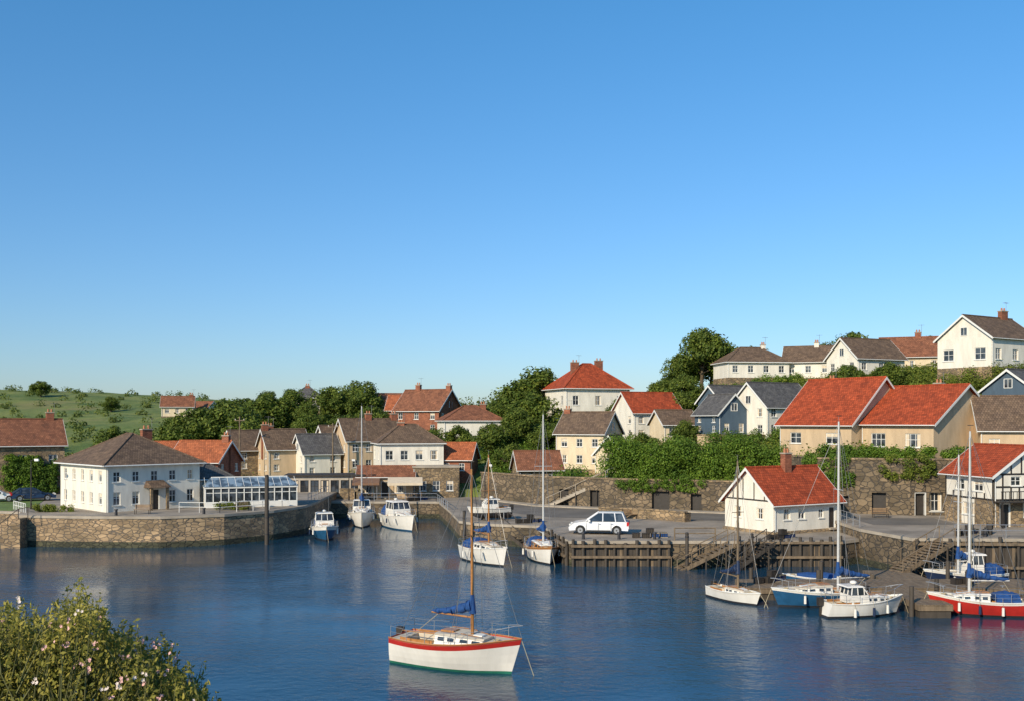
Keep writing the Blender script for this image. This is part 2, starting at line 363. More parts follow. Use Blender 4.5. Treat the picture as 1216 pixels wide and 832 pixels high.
house('stone_house',(-62,127),3,32,9.5,8,6.2,3.0,STONE,RBROWN,F=G(9.5,3,[.9,3.6],1,1.3),Lf=G(8,2,[.9,3.6],1,1.3),chim=[(3.6,0,.9),(-4.2,0,.8)],ground=False,found=.6)
house('brick_cottage',(-38.2,126),3,-12,6.5,6,4.2,2.3,BRICK,ORANGE,F=G(6.5,3,[.8,2.8],.8,1),R=G(6,2,[.8,2.8],.8,1),chim=[(2.8,0,.7)],ground=False,found=.6)
house('brick_lean_to',(-43.5,131),3,10,5,5,4.6,1.7,BRICK,ORANGE,F=G(5,2,[2.8],.8,1),ground=False,found=.6)
house('hill_cottage',(-78,236),13.2,15,7,5,2.4,2.2,CREAM,RBROWN,F=G(7,3,[.8]),chim=[(3,0,.5)])
house('hill_cottage',(-74,242),12.6,-25,6,5,2.2,1.9,WHITE,RBROWN,F=G(6,2,[.8]))
house('hill_house',(-42.5,210),14.2,10,6.5,5.5,2.8,2.0,GREYW,SLATE,'hip',F=G(6.5,3,[.8]),chim=[(0,0,.4)])
house('stone_cottage',(-38.8,150),4.4,35,6.5,6,3.6,2.6,STONE,BROWN,F=G(6.5,2,[.8,2.2],.8,.9),Lf=G(6,2,[.8]),chim=[(3,0,.7)])
house('tan_cottage',(-33.3,147),4.2,30,6,5.5,4.0,2.6,TAN,BROWN,F=G(6,2,[.8,2.5],.8,.9),Lf=G(5.5,2,[.8,2.5],.8,.9),chim=[(-2.7,0,.7)])
house('white_gable_cottage',(-28.3,146),3.8,32,5.5,5,3.8,2.5,WHITE,SLATE,F=G(5.5,2,[.8,2.5],.8,.9),Lf=G(5,2,[.8,2.4],.8,.9),gwin=True)
house('white_gable_cottage',(-26.0,151),4.6,32,5.5,5,4.2,2.5,WHITE,BROWN,F=G(5.5,2,[.8,2.5],.8,.9),Lf=G(5,2,[.8,2.4],.8,.9))
house('terrace_house',(-21.2,149),4.6,28,8.5,6,4.8,2.9,TAN,BROWN,F=G(8.5,4,[.8,3.1],.85,1.1),Lf=G(6,2,[.8,3.0]),chim=[(0,0,.8),(4,0,.8)])
house('white_quayside_house',(-14.2,138),3,15,8.6,6.5,6.2,2.3,WHITE,BROWN,'hip',F=G(8.6,4,[.8,3.9],1,1.25),Lf=G(6.5,2,[.8,3.9],1,1.2),chim=[(-1,0,.3)])
house('stone_boathouse',(-10.2,134),2.1,8,6,5,3.9,.2,STONE,CONC,'flat',F=G(6,3,[.9],.9,1.3),ground=False,oh=.1)
house('red_roof_outhouse',(-7.4,139),3,-10,4.5,5,4.0,2.0,BRICK,ORANGE,F=G(4.5,2,[2.4],.8,1),ground=False)
house('brick_house',(-14.5,175),9.6,-28,9,7.5,4.4,3.4,BRICK,RBROWN,F=G(9,3,[.8,2.8],.9,1.1),R=G(7.5,2,[.8,2.8],.9,1.1),chim=[(-2,0,.9),(4.2,0,.7)],gwin=True)
house('brick_house',(-19.3,180),10.5,-5,5,6,3.6,2.4,BRICK,ORANGE,F=G(5,2,[2]))
house('hipped_house',(-6.6,160),8.6,12,9.5,7.5,3.6,2.2,WHITE,RBROWN,'hip',F=G(9.5,4,[1],.9,1.2),Lf=G(7.5,2,[1]),chim=[(2,0,.3)])
house('distant_cottage',(-23,192),12.2,10,5,5,3,2,CREAM,RBROWN,F=G(5,2,[.8]))
house('dark_cottage',(3.2,131),3.4,10,5.5,5,2.6,2.1,STONE,RBROWN,F=G(5.5,2,[.8]))
house('large_white_house',(12.2,165),9.4,18,11,9.5,8.1,3.8,WHITE,RED,'hip',F=G(11,3,[1.2,5.2],1,1.5,1.2),Lf=G(9.5,2,[1.2,5.2],1,1.5,1.2),chim=[(-2.3,-.5,.2,1.3),(2.3,.5,.6,1.3)],oh=.5)
house('red_roof_house',(20,150),8.8,22,8,6.5,4.6,2.8,WHITE,RED,F=G(8,3,[.9,2.9],.9,1.1),Lf=G(6.5,2,[.9,2.9],.9,1.1))
house('cream_gabled_house',(10.6,139),5.6,-28,7,6.5,4.9,2.7,CREAM,BROWN,F=G(7,3,[.8,3],.9,1.1),R=G(6.5,2,[.8,3],.9,1.1),gwin=True,chim=[(-3.2,0,.5)])
house('cream_annexe',(13.6,133.5),5.3,-28,4,4,2.6,2.2,CREAM,BROWN,axis='y',F=G(4,1,[.8]),R=G(4,1,[.8]))
house('blue_clad_house',(27.8,134),9.7,20,4.6,6,3.4,2.4,BLUEW,SLATE,F=G(4.6,2,[.9],.8,1.2),Lf=G(6,2,[.9,2.2],.8,.9),axis='y',gwin=True)
house('white_slate_house',(34.6,134),9.7,32,9,6.5,4.3,3.0,WHITE,SLATE,F=G(9,3,[.8,2.9],.9,1.1),Lf=G(6.5,2,[.8,2.9],.9,1.1),gwin=True)
house('small_white_house',(22.5,141),9.2,15,5,5,2.5,1.8,CREAM,BROWN,F=G(5,2,[.8]))
house('blue_clad_house',(30.5,144),12.2,30,6,5,2.6,2.2,BLUEW,SLATE,F=G(6,2,[.8]),Lf=G(5,2,[.8]))
house('hilltop_bungalow',(37.8,160),18.8,8,10,6.5,2.5,2.2,WHITE,BROWN,'hip',F=G(10,4,[.8],.9,1.1),chim=[(2,0,.5,.7)],chm=WHITE)
house('hilltop_bungalow',(47.2,160),18.8,-22,7.5,6,2.6,2.3,WHITE,BROWN,F=G(7.5,3,[.8],.9,1.1),R=G(6,2,[.8]),chim=[(1,0,.6,.7)],chm=WHITE,gwin=True)
house('hilltop_house',(52.8,151),18.7,24,9,6.5,2.6,2.8,WHITE,BROWN,F=G(9,3,[.8],.9,1.1),Lf=G(6.5,2,[.8]),gwin=True)
house('hilltop_house',(63.2,160),19.6,-20,9,6.5,2.6,2.9,CREAM,RBROWN,F=G(9,3,[.8],.9,1.1),R=G(6.5,2,[.8]),chim=[(1,0,.8)])
house('white_gabled_villa',(61.2,130),18.8,32,10,7.5,3.6,2.8,WHITE,BROWN,F=G(10,3,[.9],1.2,1.3),Lf=G(7.5,2,[.9],1.5,1.4),gwin=True,chim=[(3.3,0,1.0,1.3)])
house('blue_white_house',(56.6,112),12.2,35,6,6,3.2,2.2,BLUEW,SLATE,F=G(6,2,[.9]),Lf=G(6,3,[.9],1,1.3),gwin=True)
def cen(C,t,L,W):
    th=math.radians(t); return (C[0]-math.cos(th)*L/2-math.sin(th)*W/2, C[1]-math.sin(th)*L/2+math.cos(th)*W/2)
house('red_tiled_house',cen((41.8,100.2),-55,8.3,11.5),8.5,-55,8.3,11.5,3.4,3.8,TAN,RED,F=[(2.0,.9,1.7,1.4,'w'),(6.0,.9,1.7,1.4,'w')],chim=[(.5,1.0,.3)],oh=.45,base=TAN)
house('red_tiled_house',cen((35.7,106.3),-55,9.5,11),8.7,-55,9.5,11,3.2,4.8,TAN,RED,F=[(2.2,.9,1.5,1.2,'w'),(7,.9,1.5,1.2,'w')],chim=[(-2.5,.8,.1)],oh=.45,base=TAN)
house('brown_roof_house',(52.5,103),8.3,-15,10,7,3.0,3.2,TAN,BROWN,F=G(10,3,[.8],1,1.2))
def cott(o,hx,hy,h):
    for y in (-2,-.7,.7,2): o.box('timber_studs',DTRIM,-hx-.035,-hx-.004,y-.05,y+.05,h+.14,h+ (1-abs(y)/hy)*2.5)
    o.box('timber_studs',DTRIM,-hx-.04,-hx-.004,-hy+.3,hy-.3,h+.02,h+.14)
    o.hexa('stone_plinth',STONE,[(-hx-.3,-hy-.3,-.6),(hx+.3,-hy-.3,-.6),(hx+.3,hy+.3,-.6),(-hx-.3,hy+.3,-.6)],[(-hx-.1,-hy-.1,.12),(hx+.1,-hy-.1,.12),(hx+.1,hy+.1,.12),(-hx-.1,hy+.1,.12)])
house('waterside_cottage',(24.8,92.8),2.25,30,8.2,6.2,2.7,2.8,WHITE,RED,F=[(1.6,1.1,.8,1,'w'),(3.4,1.1,.8,1,'w'),(5.8,1.1,.6,.8,'w'),(7.2,.15,.85,1.9,'d')],Lf=[(1.7,1.1,.9,1.0,'w'),(4.5,1.1,.9,1.0,'w')],chim=[(.2,-.3,1.3,.8)],found=.3,ground=False,oh=.4,extra=cott,doorm=DTRIM)
def tud(o,hx,hy,h):
    for zz in (2.25,3.35,h-.06): o.box('timber_beams',DTRIM,-hx-.005,hx+.005,-hy-.05,-hy-.006,zz,zz+.14)
    for i in range(9):
        x=-hx+i*(2*hx-.14)/8; top=3.35 if i in (2,3,5,6) else h-.06
        o.box('timber_studs',DTRIM,x,x+.13,-hy-.045,-hy-.006,2.39,top)
    for i in range(7):
        y=-hy+i*(2*hy-.14)/6; o.box('timber_studs',DTRIM,-hx-.045,-hx-.006,y,y+.14,2.39,2.85 if 1<=i<=5 else h-.06)
    for zz in (2.25,h-.06): o.box('timber_beams',DTRIM,-hx-.05,-hx-.006,-hy-.05,hy,zz,zz+.14)
    for x in (-1.6,-.6,.6,1.6): o.box('gable_beams',DTRIM,x-.06,x+.06,-hy-.045,-hy-.006,h+.08,h+(1-abs(x)/hx)*1.9)
    for a0,a1 in ((-hx-.1,-2.8),(-1.65,-.5),(2.3,hx+.1)): o.box('stone_ground_floor',STONE,a0,a1,-hy-.1,-hy-.003,0,2.24)
    o.box('stone_ground_floor',STONE,-.5,2.3,-hy-.098,-hy-.003,0,.7)
    o.box('stone_ground_floor',STONE,-hx-.1,-hx-.003,-hy-.1,-.9,0,2.24); o.box('stone_ground_floor',STONE,-hx-.1,-hx-.003,1.0,hy,0,2.24)
    o.box('balcony_floor',DTRIM,-hx-.1,hx+.1,-hy-1.1,-hy-.11,2.12,2.22)
    for i in range(19): x=-hx-.05+i*(2*hx+.06)/18; o.box('balcony_balusters',DTRIM,x,x+.04,-hy-1.09,-hy-1.05,2.22,3.05)
    o.box('balcony_rail',DTRIM,-hx-.1,hx+.1,-hy-1.11,-hy-1.03,3.05,3.12)
    for x in (-hx,0,hx-.12): o.box('balcony_posts',DTRIM,x,x+.12,-hy-1.1,-hy-.98,0,2.12)
house('half_timbered_house',(43.6,90),3,12,6.6,6.5,4.5,2.3,WHITE,RED,axis='y',F=[(1.1,0,1,2.0,'d'),(4.2,.8,2.6,1.1,'w'),(2.2,3.5,1.0,.8,'w'),(4.4,3.5,1.0,.8,'w')],Lf=[(2,2.95,1.2,1,'w'),(4.5,2.95,1.2,1,'w'),(3.2,.8,1.6,1.1,'w')],found=.4,ground=False,oh=.45,extra=tud,trim=TRIM)
house('quayside_pavilion',(-24.2,131.5),2.4,6,9.5,4,2.6,.1,GREYW,DTRIM,'flat',F=[(.9+i*1.28,.4,1.05,1.7,'w') for i in range(7)],ground=False,found=.5,trim=DTRIM)
house('low_cafe_building',(-16.4,132),2.2,4,7,3.5,2.8,1.1,TAN,RBROWN,F=[(1.3,.6,1.4,1.5,'w'),(3.4,0,1,2.1,'d'),(5.3,.6,1.6,1.5,'w')],ground=False,found=.5)
def awning(name,x,y,w,col):
    o=Obj(name,(x,y,2.12),.1); h=w/2
    for a in (-h+.3,h-.3): o.tube('posts',METAL,(a,-1.2,0),(a,-1.2,2.2),.04)
    o.hexa('canopy',col,[(-h,-1.5,2.1),(h,-1.5,2.1),(h,1.2,2.6),(-h,1.2,2.6)],[(-h,-1.5,2.16),(h,-1.5,2.16),(h,1.2,2.75),(-h,1.2,2.75)])
    o.box('valance',col,-h,h,-1.52,-1.5,1.85,2.15)
    for a in (-h*.6,0,h*.6):
        o.tube('tables',TEAK,(a,-.3,.7),(a,-.3,.74),.4,n=12); o.tube('table_legs',METAL,(a,-.3,0),(a,-.3,.7),.04)
        for q in (-.6,.6): o.box('chairs',TEAK,a+q-.2,a+q+.2,-.5,-.1,.42,.46); o.box('chairs',TEAK,a+q*1.3-.02,a+q*1.3+.02,-.5,-.1,.46,.9); o.box('chairs',TEAK,a+q-.18,a+q-.14,-.48,-.44,0,.42); o.box('chairs',TEAK,a+q+.14,a+q+.18,-.16,-.12,0,.42)
    o.done()
awning('cafe_awning',-13.6,128.6,4.4,CREAMC); awning('cafe_awning',-18.6,128.9,3.4,BROWNC)
# ================================================================= QUAYS AND WALLS
def slab(name,poly,z,wallm,top):
    o=Obj(name); n=len(poly)
    o.prism('stone_face',wallm,poly,.55,z-.25,cap=False)
    o.prism('tidal_band',WETSTONE,poly,-3,.55,cap=False)
    out=[]
    for i in range(n):
        a=Vector(poly[i-1]);b=Vector(poly[i]);d=Vector(poly[(i+1)%n])
        n1=Vector(((b-a).y,-(b-a).x)).normalized(); n2=Vector(((d-b).y,-(d-b).x)).normalized()
        out.append(tuple(b+(n1+n2).normalized()*.09))
    o.prism('coping',CONC,out,z-.25,z,cap=('surface',top))
    o.done()
slab('harbour_quay',[(-170,104),(-60,104),(-49,101),(-47.5,97.3),(-40,96.2),(-33.4,96),(-28,98.3),(-24.2,102.5),(-22.2,108),(-22.0,114),(-22.5,127),(-22.5,136),(-60,138),(-170,145)],3,QSTONE,ASPH)
slab('harbour_quay',[(-23.5,125.5),(-9,125),(-6.8,112),(-5.2,101),(-3.5,98.5),(3,96),(4.8,84),(27.5,84),(29.4,85.5),(31.2,102),(30,112),(4,126),(-5,142),(-23.5,142)],2.1,DSTONE,ASPH)
slab('harbour_quay',[(29.3,85),(31,78.2),(75,76),(75,100),(31,103.5),(29.6,98)],3,DSTONE,ASPH)
o=Obj('lawn'); o.prism('grass',plain('lawn_grass',(.14,.21,.04),.9,.4,.6),[(-110,105),(-62,105),(-50.5,101.9),(-50.5,107),(-54,117),(-110,119)],3.004,3.03); o.done()
o=Obj('quay_road'); o.prism('asphalt',ROAD,[(-6,128),(-2,112),(4,104.5),(17,101.5),(29.3,99.5),(29.5,105.5),(12,112.8),(2.5,117.8),(-4,128)],2.104,2.112); o.prism('asphalt',ROAD,[(31.5,88.2),(39.2,87.8),(39.2,94),(31.5,94.6)],3.004,3.012); o.done()
o=Obj('pavement'); o.prism('kerb_and_slabs',CONC,[(-4,128.5),(2.5,118),(12,113),(29.4,105.8),(29.5,107.6),(12,114.8),(3.4,119.6),(-3.9,129.6)],2.104,2.23); o.done()
def stonewall(name,pts,z0,z1,mat,th=.7,ops=None,dep=.5):
    o=Obj(name)
    for i in range(len(pts)-1):
        a=Vector(pts[i]);b=Vector(pts[i+1]);L=(b-a).length;u=tuple((b-a)/L)
        wallface(o,mat,tuple(a),u,L,z1,(ops or {}).get(i,()),z0=z0,dep=dep)
        o.obox('coping',STONE,tuple(a),u,-.05,L+.05,-th,.08,z1,z1+.16)
        o.obox('backing',mat,tuple(a),u,0,L,-th-.6,-dep-.01,z0,z1)
    o.done()
stonewall('retaining_wall',[(-4,130),(3.5,120),(12,115),(29.6,107.8)],2.1,5.4,DSTONE,ops={1:[(3,2.1,1.2,2.0,'v'),(7,2.1,1.2,2.0,'v')],2:[(5,2.1,2.0,2.1,'v'),(9,2.1,1.2,1.9,'v'),(14,2.1,1.6,2,'v')]})
stonewall('retaining_wall',[(29.6,107.8),(30.4,100.4),(38.2,97),(60,96.6)],2.1,8.3,DSTONE,ops={1:[(2.3,3.6,1.2,1.1,'v'),(5.7,3.0,1.3,2.1,'v')],2:[(1.0,3.0,1.1,2.2,'d'),(2.5,3.4,1.3,1.8,'w'),(5.6,3.4,1.3,1.4,'w')]})
stonewall('low_stone_wall',[(9,105),(14,102.5),(17,99.5)],2.1,3.0,STONE,th=.45,dep=.2)
stonewall('low_stone_wall',[(-22,129.2),(-19.8,129),(-19.6,125.8)],2.1,3.3,STONE,th=.4,dep=.2)
stonewall('garden_wall',[(24,131),(29,129),(42,129.5)],7.6,10.2,TAN,th=.4,dep=.2)
o=Obj('stone_steps')
for i in range(12): x=-46.6-i*.30; o.hexa('steps',QSTONE,[(x-.30,95.7,-2),(x,95.7,-2),(x,97.8,-2),(x-.30,97.8,-2)],[(x-.30,95.7,2.8-i*.235),(x,95.7,2.8-i*.235),(x,97.8,2.8-i*.235),(x-.30,97.8,2.8-i*.235)])
hp=[(-45.9,3.0),(-46.8,2.8),(-47.8,2.0),(-48.8,1.2),(-49.8,.45)]
for i,(x,z) in enumerate(hp):
    o.tube('handrail',DWOOD,(x,95.8,z-.3),(x,95.8,z+.95),.04)
    if i: o.tube('handrail',DWOOD,(hp[i-1][0],95.8,hp[i-1][1]+.92),(x,95.8,z+.92),.04)
o.done()
def piles(name,a,b,z,n):
    o=Obj(name); a=Vector(a);b=Vector(b); u=(b-a).normalized(); ux=(u.x,u.y); L=(b-a).length
    k=0
    while k<L:
        w=random.uniform(.2,.28); o.obox('boards',random.choice((DWOOD,DWOOD,WOOD)),tuple(a),ux,k,k+w,-.12,-.12+random.uniform(.03,.07),-1.2,z-random.uniform(.25,.4)); k+=w+.015
    for i in range(n+1):
        p=a.lerp(b,min(1,max(0,(i+random.uniform(-.15,.15))/n))); o.tube('piles',DWOOD,(p.x,p.y-.05,-2),(p.x,p.y-.05,z+random.uniform(-.1,.35)),random.uniform(.12,.16),n=8)
    for zz in (.8,z-.3): o.obox('walings',WOOD,tuple(a),ux,-.1,L+.1,.1,.28,zz-.1,zz+.1)
    o.done()
piles('timber_pile_fender',(5.0,83.7),(13,83.7),2.0,9)
piles('timber_pile_fender',(18.8,83.6),(27.2,83.6),2.3,10)
piles('timber_pile_fender',(2.75,95.8),(4.55,84.2),2.0,7)
piles('timber_pile_fender',(31.2,77.9),(40,77.4),2.9,7)
def railing(name,pts,h=1.0,step=1.8,mat=None,r=.03,rails=(1,.55)):
    mat=mat or METAL; o=Obj(name)
    for i in range(len(pts)-1):
        a=Vector(pts[i]);b=Vector(pts[i+1]); k=max(1,int((b-a).length/step))
        for j in range(k+1):
            p=a.lerp(b,j/k); o.tube('posts',mat,p,p+Vector((0,0,h)),r*1.2,n=5)
        for q in rails: o.tube('rails',mat,a+Vector((0,0,h*q)),b+Vector((0,0,h*q)),r,n=5)
    o.done()
railing('quay_railing',[(-22.6,112,3),(-22.9,126,3)])
railing('quay_railing',[(-33,100.2,3),(-28.8,99.6,3),(-24.9,103.6,3)],mat=TRIM)
railing('quay_railing',[(-19,125.4,2.1),(-9.4,125.2,2.1),(-7.2,113,2.1)])
railing('quay_railing',[(13.6,84.5,2.1),(17,84.5,2.1)],mat=WOOD,r=.05)
railing('quay_railing',[(34.4,78.5,3),(48,77.8,3)])
railing('quay_railing',[(29.6,86,3),(29.9,97,3)])
railing('picket_fence',[(-51,103.4,3),(-48.0,99.7,3)],mat=TRIM,step=.6,h=.9)
def stairs(name,a,b,w,n,mat,rail=True):
    o=Obj(name); a=Vector(a);b=Vector(b); d=(b-a); f=Vector((d.x,d.y,0)); l=f.length; f/=l; s=Vector((f.y,-f.x,0))*w/2
    for i in range(n):
        t0=a+f*l*i/n; t1=a+f*l*(i+1)/n+f*.04; z=a.z+d.z*(i+1)/n
        B=[t0-s,t1-s,t1+s,t0+s]; o.hexa('treads',mat,[(p.x,p.y,z-.07) for p in B],[(p.x,p.y,z) for p in B])
    for q in (-1,1):
        p0=a+s*q;p1=b+s*q
        o.hexa('stringers',mat,[(p0.x-.04,p0.y,p0.z-.35),(p1.x-.04,p1.y,p1.z-.35),(p1.x+.04,p1.y+.06,p1.z-.35),(p0.x+.04,p0.y+.06,p0.z-.35)],[(p0.x-.04,p0.y,p0.z),(p1.x-.04,p1.y,p1.z),(p1.x+.04,p1.y+.06,p1.z),(p0.x+.04,p0.y+.06,p0.z)])
        if rail:
            o.tube('handrail',mat,p0+Vector((0,0,.95)),p1+Vector((0,0,.95)),.04)
            for k in range(5):
                p=p0.lerp(p1,k/4); o.tube('handrail',mat,(p.x,p.y,p.z-.3),(p.x,p.y,p.z+.95),.04,n=5)
    for k in (.15,.5,.85):
        for q in (-1,1):
            p=a.lerp(b,k)+s*q; o.tube('legs',DWOOD,(p.x,p.y,min(p.z-.2,0)-2 if min(a.z,b.z)<1.5 else p.z-2.5),(p.x,p.y,p.z-.1),.07,n=5)
    o.done()
stairs('timber_stairs',(18,83,2.1),(13.2,82.2,-.1),1.5,12,WOOD)
stairs('timber_stairs',(21.2,82.8,2.2),(17.6,81.6,.1),1.2,12,DWOOD)
stairs('timber_stairs',(33.2,77.1,3.0),(28.6,75.4,.9),1.6,14,WOOD)
stairs('stone_stairs',(4.2,119.2,2.1),(11,117,5.4),1.4,18,CONC,rail=True)
stairs('timber_stairs',(-1,100,2.1),(2,95.2,.1),1.4,12,DWOOD,rail=True)
railing('path_railing',[(11,117,5.4),(17,121,7.2),(20,127,8.2)],mat=TRIM)
def pontoon():
    o=Obj('floating_pontoon')
    for (x0,x1,y0,y1) in ((15.8,36.0,67.8,71.6),(26.3,29.6,71.6,75.8),(24.8,26.9,61.6,67.8)):
        o.box('floats',DWOOD,x0+.1,x1-.1,y0+.1,y1-.1,-.3,.45)
        o.box('fascia',WOOD,x0,x1,y0,y1,.45,.78)
        n=int((x1-x0)/.22)
        for i in range(n):
            x=x0+i*(x1-x0)/n; o.box('deck_boards',WOOD,x,x+.2,y0-.04,y1+.04,.78,.84+random.uniform(-.008,.008))
    for x,y in ((17,71.9),(22,71.9),(31,71.9),(35.7,67.5),(24.6,62.2),(27.1,64.5),(20.5,67.6),(30.5,67.6)):
        o.tube('mooring_piles',DWOOD,(x,y,-2),(x,y,random.uniform(1.5,2.4)),.15,n=8)
    for x in (18,21.5,25.5,29,33): o.tube('cleats',METAL,(x-.15,68,.95),(x+.15,68,.95),.03); o.box('cleats',METAL,x-.04,x+.04,67.97,68.03,.84,.93)
    o.done()
pontoon()
def crates(x,y,z):
    o=Obj('lobster_pots',(x,y,z),random.random())
    for i,(a,b,c) in enumerate(((0,0,0),(.8,.1,0),(.35,0,.42),(1.6,.3,0),(-.8,.2,0))):
        for zz in (0,.38): 
            o.box('frames',ROPE if i%2 else DTRIM,a-.32,a+.32,b-.22,b-.19,c+zz,c+zz+.04); o.box('frames',DTRIM,a-.32,a+.32,b+.19,b+.22,c+zz,c+zz+.04)
        for k in range(5): o.box('bars',DTRIM,a-.32+k*.15,a-.29+k*.15,b-.21,b+.21,c,c+.4)
        o.box('netting',CANVAS if i%2 else DWOOD,a-.28,a+.28,b-.17,b+.17,c+.03,c+.33)
    o.done()
for p in ((31.3,69.5,.84),(17.8,70,.84),(22.5,85,2.1),(11.4,86,2.1),(36,80,3),(38,80.5,3),(-12,126.5,2.1),(1.5,98.5,2.1)): crates(*p)
def bollard(x,y,z):
    o=Obj('mooring_bollard',(x,y,z)); o.tube('post',BLACKP,(0,0,0),(0,0,.5),.14,.12,10); o.tube('cap',BLACKP,(0,0,.5),(0,0,.6),.2,.17,10); o.done()
for p in ((6,85,2.1),(9,85,2.1),(12,85,2.1),(35,79.2,3),(37,79,3),(-8,120,2.1),(-38,97,3),(-30,98.4,3),(-25.2,104,3)): bollard(*p)
def post(x,y,zt,r=.25,name='timber_mooring_post'):
    o=Obj(name,(x,y,0)); o.tube('post',DWOOD,(0,0,-3),(0,0,zt),r,r*.9,10); o.tube('post_cap',DTRIM,(0,0,zt),(0,0,zt+.12),r*1.05,r*.6,10)
    for z in (1.0,2.6): o.tube('iron_band',BLACKP,(0,0,z),(0,0,z+.1),r*1.06,n=10)
    o.done()
post(-23.9,98.5,6.7,.22); post(-4.6,97.6,3.3,.18); post(14.2,82,2.9,.16); post(19.5,82.2,2.8,.16)
def lamp(x,y,z,h=5):
    o=Obj('street_lamp',(x,y,z)); o.tube('column',DTRIM,(0,0,0),(0,0,h),.07,.045,8); o.tube('base',DTRIM,(0,0,0),(0,0,.6),.12,.1,8)
    o.tube('arm',DTRIM,(0,0,h),(.5,0,h+.15),.035); o.hexa('lantern',TRIM,[(.4,-.12,h-.05),(.8,-.12,h-.05),(.8,.12,h-.05),(.4,.12,h-.05)],[(.35,-.08,h+.18),(.75,-.08,h+.18),(.75,.08,h+.18),(.35,.08,h+.18)]); o.done()
for p in ((-20.5,127,2.1),(-3,112,2.1),(-49.5,104,3)): lamp(*p)
def bench(x,y,z,r):
    o=Obj('bench',(x,y,z),math.radians(r))
    for i in range(3): o.box('seat_slats',TEAK,-.8,.8,-.25+i*.16,-.12+i*.16,.42,.46); o.box('back_slats',TEAK,-.8,.8,.26,.29,.52+i*.14,.62+i*.14)
    for a in (-.7,.65): o.box('legs',DTRIM,a,a+.05,-.22,-.16,0,.42); o.box('legs',DTRIM,a,a+.05,.22,.26,0,.92)
    o.done()
bench(-36,98.4,3,0); bench(-27,101.8,3,45); bench(12,103,2.11,20); bench(34.5,94.6,3,0)
def upole(x,y,z,h=8):
    o=Obj('utility_pole',(x,y,z)); o.tube('pole',WOOD,(0,0,-1),(0,0,h),.13,.09,8); o.box('crossarm',WOOD,-.7,.7,-.05,.05,h-.6,h-.48)
    for q in (-.6,0,.6): o.tube('insulators',GEL,(q,0,h-.48),(q,0,h-.3),.05)
    o.done()
upole(-38,141,4.2,8.5); upole(-25,141,3.8,8)
# ================================================================= CARS
def car(name,x,y,z,rot,paint,suv=True,s_=1):
    o=Obj(name,(x,y,z),math.radians(rot)); hw=.92; H=1.72 if suv else 1.48
    arch=lambda cx:[(cx+.4*math.cos(a),.33+.4*math.sin(a)) for a in np.linspace(0,math.pi,9)]
    belt=1.02 if suv else .9
    prof=[(-2.3,.3)]+[(-2.36,.55),(-2.34,belt-.08),(-2.22,belt),(1.05,belt),(1.9,belt-.12),(2.25,belt-.3),(2.36,.55),(2.3,.28)]
    low=[p for p in arch(1.42) if p[1]>=.3]+[(.98,.25),(-.98,.25)]+[p for p in arch(-1.42) if p[1]>=.3]
    prof=prof+low
    n=len(prof); V=[];
    for s,inset in ((-1,.05),(-1,0),(1,0),(1,.05)):
        for (a,b) in prof: V.append((a*(1-inset*.3 if inset else 1),s*(hw-inset-(.05 if b>belt-.15 else 0)),b))
    Fs=[list(range(n))[::-1],[3*n+i for i in range(n)]]
    for k in range(3):
        for i in range(n): j=(i+1)%n; Fs.append((k*n+i,k*n+j,(k+1)*n+j,(k+1)*n+i))
    o.add('body',paint,V,Fs)
    hb=.84; ht=.66; xr,xf=(-2.12,1.0); tr,tf=(-1.85,.05) if suv else (-1.3,.1)
    zb=belt-.01
    o.hexa('windows',GLASS,[(xr,-hb,zb),(xf,-hb,zb),(xf,hb,zb),(xr,hb,zb)],[(tr,-ht,H-.05),(tf,-ht,H-.05),(tf,ht,H-.05),(tr,ht,H-.05)])
    o.hexa('roof',paint,[(tr-.06,-ht-.03,H-.06),(tf+.08,-ht-.03,H-.06),(tf+.08,ht+.03,H-.06),(tr-.06,ht+.03,H-.06)],[(tr+.08,-ht+.1,H),(tf-.12,-ht+.1,H),(tf-.12,ht-.1,H),(tr+.08,ht-.1,H)])
    for s in (-1,1):
        for (a,b) in ((xr,tr),(xf,tf),(-.35,-.35),(-1.35,-1.25)):
            o.tube('pillars',paint,(a,s*hb,zb),(b,s*ht,H-.05),.045,n=5)
        o.box('mirrors',paint,.62,.8,s*1.0-.1,s*1.0+.1,belt-.02,belt+.14)
        o.box('door_handles',METAL,-.2,0,s*(hw+.01)-.01,s*(hw+.01)+.01,belt-.2,belt-.17); o.box('door_handles',METAL,-1.15,-.95,s*(hw+.01)-.01,s*(hw+.01)+.01,belt-.2,belt-.17)
        for xx in (-.98,.0,.95): o.box('door_seams',RUBBER,xx-.008,xx+.008,s*(hw+.001)-.003,s*(hw+.001)+.003,.36,belt-.08)
        o.box('sills',RUBBER,-.95,.95,s*(hw-.02)-.02,s*(hw-.02)+.03,.22,.34)
        o.box('headlamps',GEL,2.12,2.3,s*.66-.17,s*.66+.17,.66,.8); o.box('tail_lamps',REDLAMP,-2.38,-2.2,s*.78-.1,s*.78+.1,.68,.98)
        for cx in (-1.42,1.42):
            o.tube('tyres',RUBBER,(cx,s*.7,.33),(cx,s*.92,.33),.33,n=20); o.tube('wheel_rims',METAL,(cx,s*.9,.33),(cx,s*.93,.33),.21,n=14); o.tube('wheel_hubs',DTRIM,(cx,s*.92,.33),(cx,s*.94,.33),.06,n=8)
    o.box('grille',RUBBER,2.28,2.37,-.4,.4,.42,.6); o.box('rear_plate',GEL,-2.39,-2.36,-.25,.25,.5,.61)
    e=o.done(bevel={'body':.05,'roof':.04}); e.scale=(s_,)*3
car('parked_suv',7.7,89.5,2.11,172,CARW,s_=1.12)
car('parked_car',-54.5,115,3.03,30,CARB,False); car('parked_car',-58,113.4,3.03,25,CARW,False)
